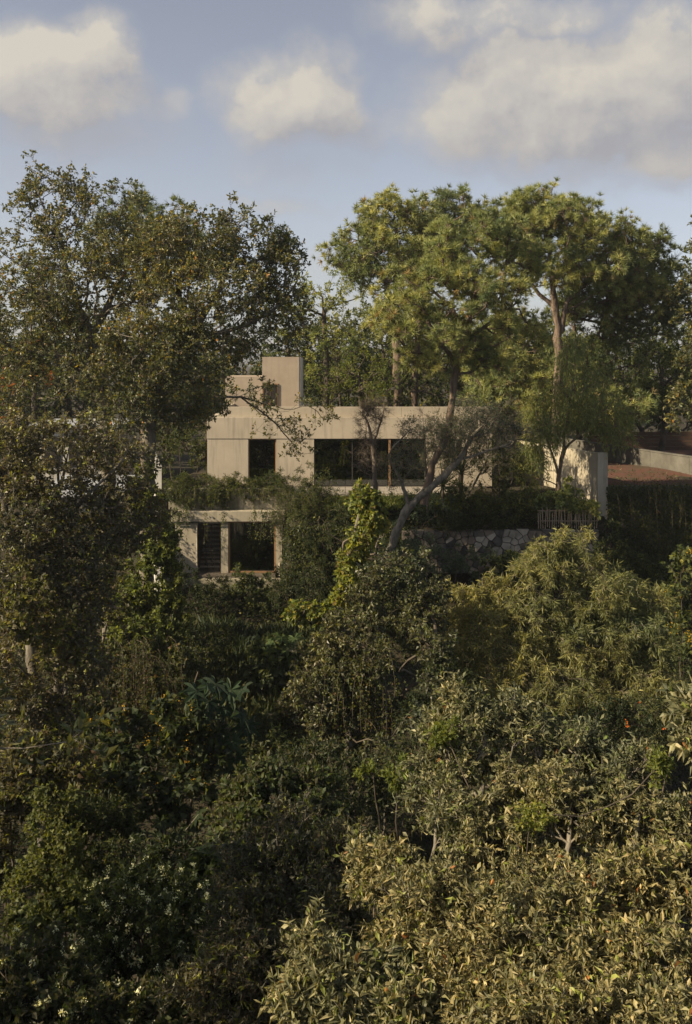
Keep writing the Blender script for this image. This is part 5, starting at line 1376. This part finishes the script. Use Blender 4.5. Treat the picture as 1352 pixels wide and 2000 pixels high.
yucca(865, 950, 49, 'large spiky yucca left of the dark leafy bush', 1, 40, 1.25)
yucca(900, 925, 50.5, 'yucca half hidden behind the leaning tree', 2, 34, 1.15)
yucca(842, 940, 50.5, 'small yucca next to the leaning pine foot', 3, 26, .8)


# --- planter greenery and hanging shoots
def planter():
    rng = np.random.default_rng(15)
    lo = [((-9.0, 52.0, 9.2), (1.2, 1.0, .7)), ((-7.7, 52.0, 9.2), (1.2, 1.0, .75)), ((-6.4, 51.8, 9.2), (1.1, 1.0, .6)), ((-5.0, 52.0, 9.15), (1.0, 1.0, .5)), ((-3.7, 52, 9.2), (1.0, 1.0, .7)),
          ((-8.3, 51.3, 8.7), (1.2, .5, .55)), ((-7.0, 51.3, 8.6), (.9, .5, .5))]
    lo = [(np.array(a), b, 1) for a, b in lo]
    shrub('dense creeping shrub overflowing the planter above the lower storey', 400, 52, lo, 420, PAL_DARK[:2] + PAL_GREEN, 141, 'narrow', (.10, .17), tw=8, lv=10, tl=.3, droop=.5, name='planter_shrub')
    st = []; dr = []; ln = []
    for x in np.concatenate([rng.uniform(-9.4, -6.2, 90), rng.uniform(-6.2, -3.0, 45)]):
        st.append((x, 51.35 + rng.uniform(-.05, .25), 9.15 + rng.uniform(-.1, .1))); dr.append((rng.uniform(-.4, .4), -.8, .1)); ln.append(rng.uniform(.5, 1.3) if x < -6 else rng.uniform(.3, .8))
    for x in (-7.35, -7.25, -6.35, -6.4, -8.6, -6.3):
        st.append((x, 50.85, 7.95)); dr.append((0, -.1, 0)); ln.append(rng.uniform(1.2, 2.3))
    strands('hanging_vines', 'hanging vine shoots trailing over the planter and slab edge', 'climber', st, dr, ln, PAL_GREEN, 'mid', (.07, .13), 26, seed=16, spread=.05)
    st = [(x, 50.8, 8.0 + rng.uniform(0, .2)) for x in list(rng.uniform(-4.9, -3.2, 22)) + list(rng.uniform(-9.1, -8.2, 14))]
    strands('hanging_vines', 'leafy vine shoots drooping over both ends of the lower slab edge', 'climber', st, [(rng.uniform(-.3, .3), -.4, .1) for _ in st], rng.uniform(.6, 2.2, len(st)), PAL_GREEN, 'mid', (.08, .15), 30, seed=18, spread=.06)
    st = [(rng.uniform(-2.6, 5.4), 50.85, 8.85) for _ in range(70)]
    strands('hanging_vines', 'creeper shoots hanging over the terrace kerb below the dining window', 'climber', st, [(rng.uniform(-.4, .4), -.6, .2) for _ in st], rng.uniform(.4, 1.1, 70), PAL_GREEN, 'mid', (.08, .14), 28, seed=19, spread=.07)
    st = [(rng.uniform(-3.4, -1.2), rng.uniform(50.4, 51.2), rng.uniform(8.6, 9.4)) for _ in range(110)]
    strands('hanging_vines', 'curtain of thin vines falling right of the lower glass door', 'climber', st, [(rng.uniform(-.6, .6), -.9, .3) for _ in st], rng.uniform(1.5, 3.8, 110), PAL_GREEN[:3] + PAL_DARK[:1], 'narrow', (.08, .14), 30, seed=17, spread=.06)


planter()


def dry_vines():
    rng = np.random.default_rng(19)
    st = [at(rng.uniform(180, 340), rng.uniform(1240, 1330), rng.uniform(30.4, 31.5)) for _ in range(60)]
    strands('dry_vines', 'curtain of dry brown vine stems on the left mound', 'climber', st, [(rng.uniform(-.7, .7), -.6, 0) for _ in st], rng.uniform(.8, 3.2, 60),
            [((.11, .070, .035), 2), ((.07, .055, .025), 2), ((.075, .088, .022), 4)], 'mid', (.05, .1), 26, seed=20, spread=.05)
    st = [at(rng.uniform(640, 760), rng.uniform(1240, 1420), rng.uniform(26.2, 27.5)) for _ in range(60)]
    strands('trailing_vines', 'thin vines trailing through the middle ravine tree', 'climber', st, [(rng.uniform(-.4, .4), -.6, 0) for _ in st], rng.uniform(1.0, 2.6, 60),
            PAL_VINE_D, 'heart', (.06, .11), 20, seed=21, spread=.05)


dry_vines()


# --- ground cover
def ground_cover(name, label, n_clumps, pal, leaf, size, seed, hr=(.25, .8), per=60, yr=(14, 49), mat='leaf_soft', xs=1.15):
    rng = np.random.default_rng(seed)
    y = rng.uniform(*yr, n_clumps); y = yr[0] + (yr[1] - yr[0]) * rng.random(n_clumps) ** .8
    x = rng.uniform(-1, 1, n_clumps) * y * .356 * xs
    r = rng.uniform(hr[0], hr[1], n_clumps) * (1 + .5 * lnoise(np.stack([x, y, 0 * x], 1), .5, seed))
    i = np.repeat(np.arange(n_clumps), per); m = len(i)
    d = rnd_dir(m, rng); d[:, 2] = np.abs(d[:, 2])
    rr = r[i] * rng.uniform(.6, 1.1, m)
    P = np.stack([x[i] + d[:, 0] * rr * 1.2, y[i] + d[:, 1] * rr * 1.2, 0 * rr], 1)
    P[:, 2] = height(P[:, 0], P[:, 1]) + d[:, 2] * rr
    D = norm(d * .8 + rnd_dir(m, rng) + np.array([0, 0, -.2])); U = norm(np.array([0, 0, .8]) + d * .5 + rnd_dir(m, rng) * .5)
    LV, LF, LI = place(T[leaf], P, D, U, rng.uniform(*size, m), rng)
    c = colours(P, pal, rng, seed)
    o = mesh_np(name, LV, LF, M[mat], None, col=c[LI]); tag(o, label, 'ground cover', kind='stuff')


ground_cover('undergrowth', 'leafy undergrowth covering the ravine slopes, deep shade put into its colours', 2700, PAL_SHADE, 'mid', (.11, .20), 201, per=36)
ground_cover('undergrowth', 'mid-green undergrowth patches on the slope below the house', 1100, PAL_GREEN, 'heart', (.09, .17), 202, per=18, yr=(30, 47.2))
ground_cover('undergrowth', 'low plants over the upper garden bank', 420, PAL_GREEN[:3] + PAL_BLUE, 'mid', (.08, .15), 203, hr=(.2, .5), per=60, yr=(48.5, 51.8), xs=.72)
ground_cover('undergrowth', 'nearest undergrowth at the bottom, deep shade put into its colours', 700, PAL_SHADE, 'mid', (.06, .11), 204, hr=(.3, .7), per=50, yr=(8, 18))


def bank_cover():
    rng = np.random.default_rng(44); n = 26000
    x = rng.uniform(-3.2, 13.2, n); y = rng.uniform(47.25, 47.85, n); z = height(x, y)
    P = np.stack([x, y - .05, z + rng.uniform(-.1, .25, n)], 1)
    P[:, 1] -= .35 * (.5 + .5 * lnoise(P, 1.2, 9)); keep = (x < X(800, 47)) | (z > 7.6)
    o = cover('creeper', P[keep], np.tile([0, -.9, .4], (int(keep.sum()), 1)), PAL_GREEN[:3] + PAL_DARK, 'mid', (.10, .2), 'leaf_vine', None, 45, .6, .25)
    tag(o, 'creeper leaves clothing the steep bank below the terrace', 'ground cover', kind='stuff')


bank_cover()


def grass():
    rng = np.random.default_rng(33); n = 26000
    c = rng.integers(0, 900, n); cy = rng.uniform(33, 43, 900); cx = X(rng.uniform(330, 620, 900), cy)
    x = cx[c] + rng.normal(size=n) * .16; y = cy[c] + rng.normal(size=n) * .16
    P = np.stack([x, y, height(x, y)], 1)
    P[:, 2] += .2 + .5 * (1 + lnoise(P, .8, 4)) * .5
    D = norm(rnd_dir(n, rng) * .55 + np.array([0, -.25, .9])); U = rnd_dir(n, rng)
    LV, LF, LI = place(T['blade'], P, D, U, rng.uniform(.4, .95, n), rng)
    o = mesh_np('grass', LV, LF, M['leaf_soft'], None, col=colours(P, [((.055, .07, .03), 3), ((.08, .085, .035), 2), ((.04, .055, .03), 2)], rng, 2)[LI])
    tag(o, 'long bending grass on the slope below the lower storey', 'grass', kind='stuff')
    n = 9000
    x = rng.uniform(-1.0, 5.8, n); y = rng.uniform(48.8, 50.85, n); P = np.stack([x, y, height(x, y) * 0 + 8.35 + (y - 48.8) * .15], 1)
    D = norm(rnd_dir(n, rng) * .4 + np.array([0, 0, 1.0]))
    LV, LF, LI = place(T['blade'], P, D, rnd_dir(n, rng), rng.uniform(.12, .3, n), rng)
    o = mesh_np('lawn', LV, LF, M['leaf_soft'], None, col=colours(P, PAL_LIME, rng, 2)[LI]); tag(o, 'small lawn strip along the terrace edge', 'lawn', kind='stuff')


grass()
print('TRIS', sum(sum(len(p.vertices) - 2 for p in []) + len(m.polygons) for m in bpy.data.meshes))
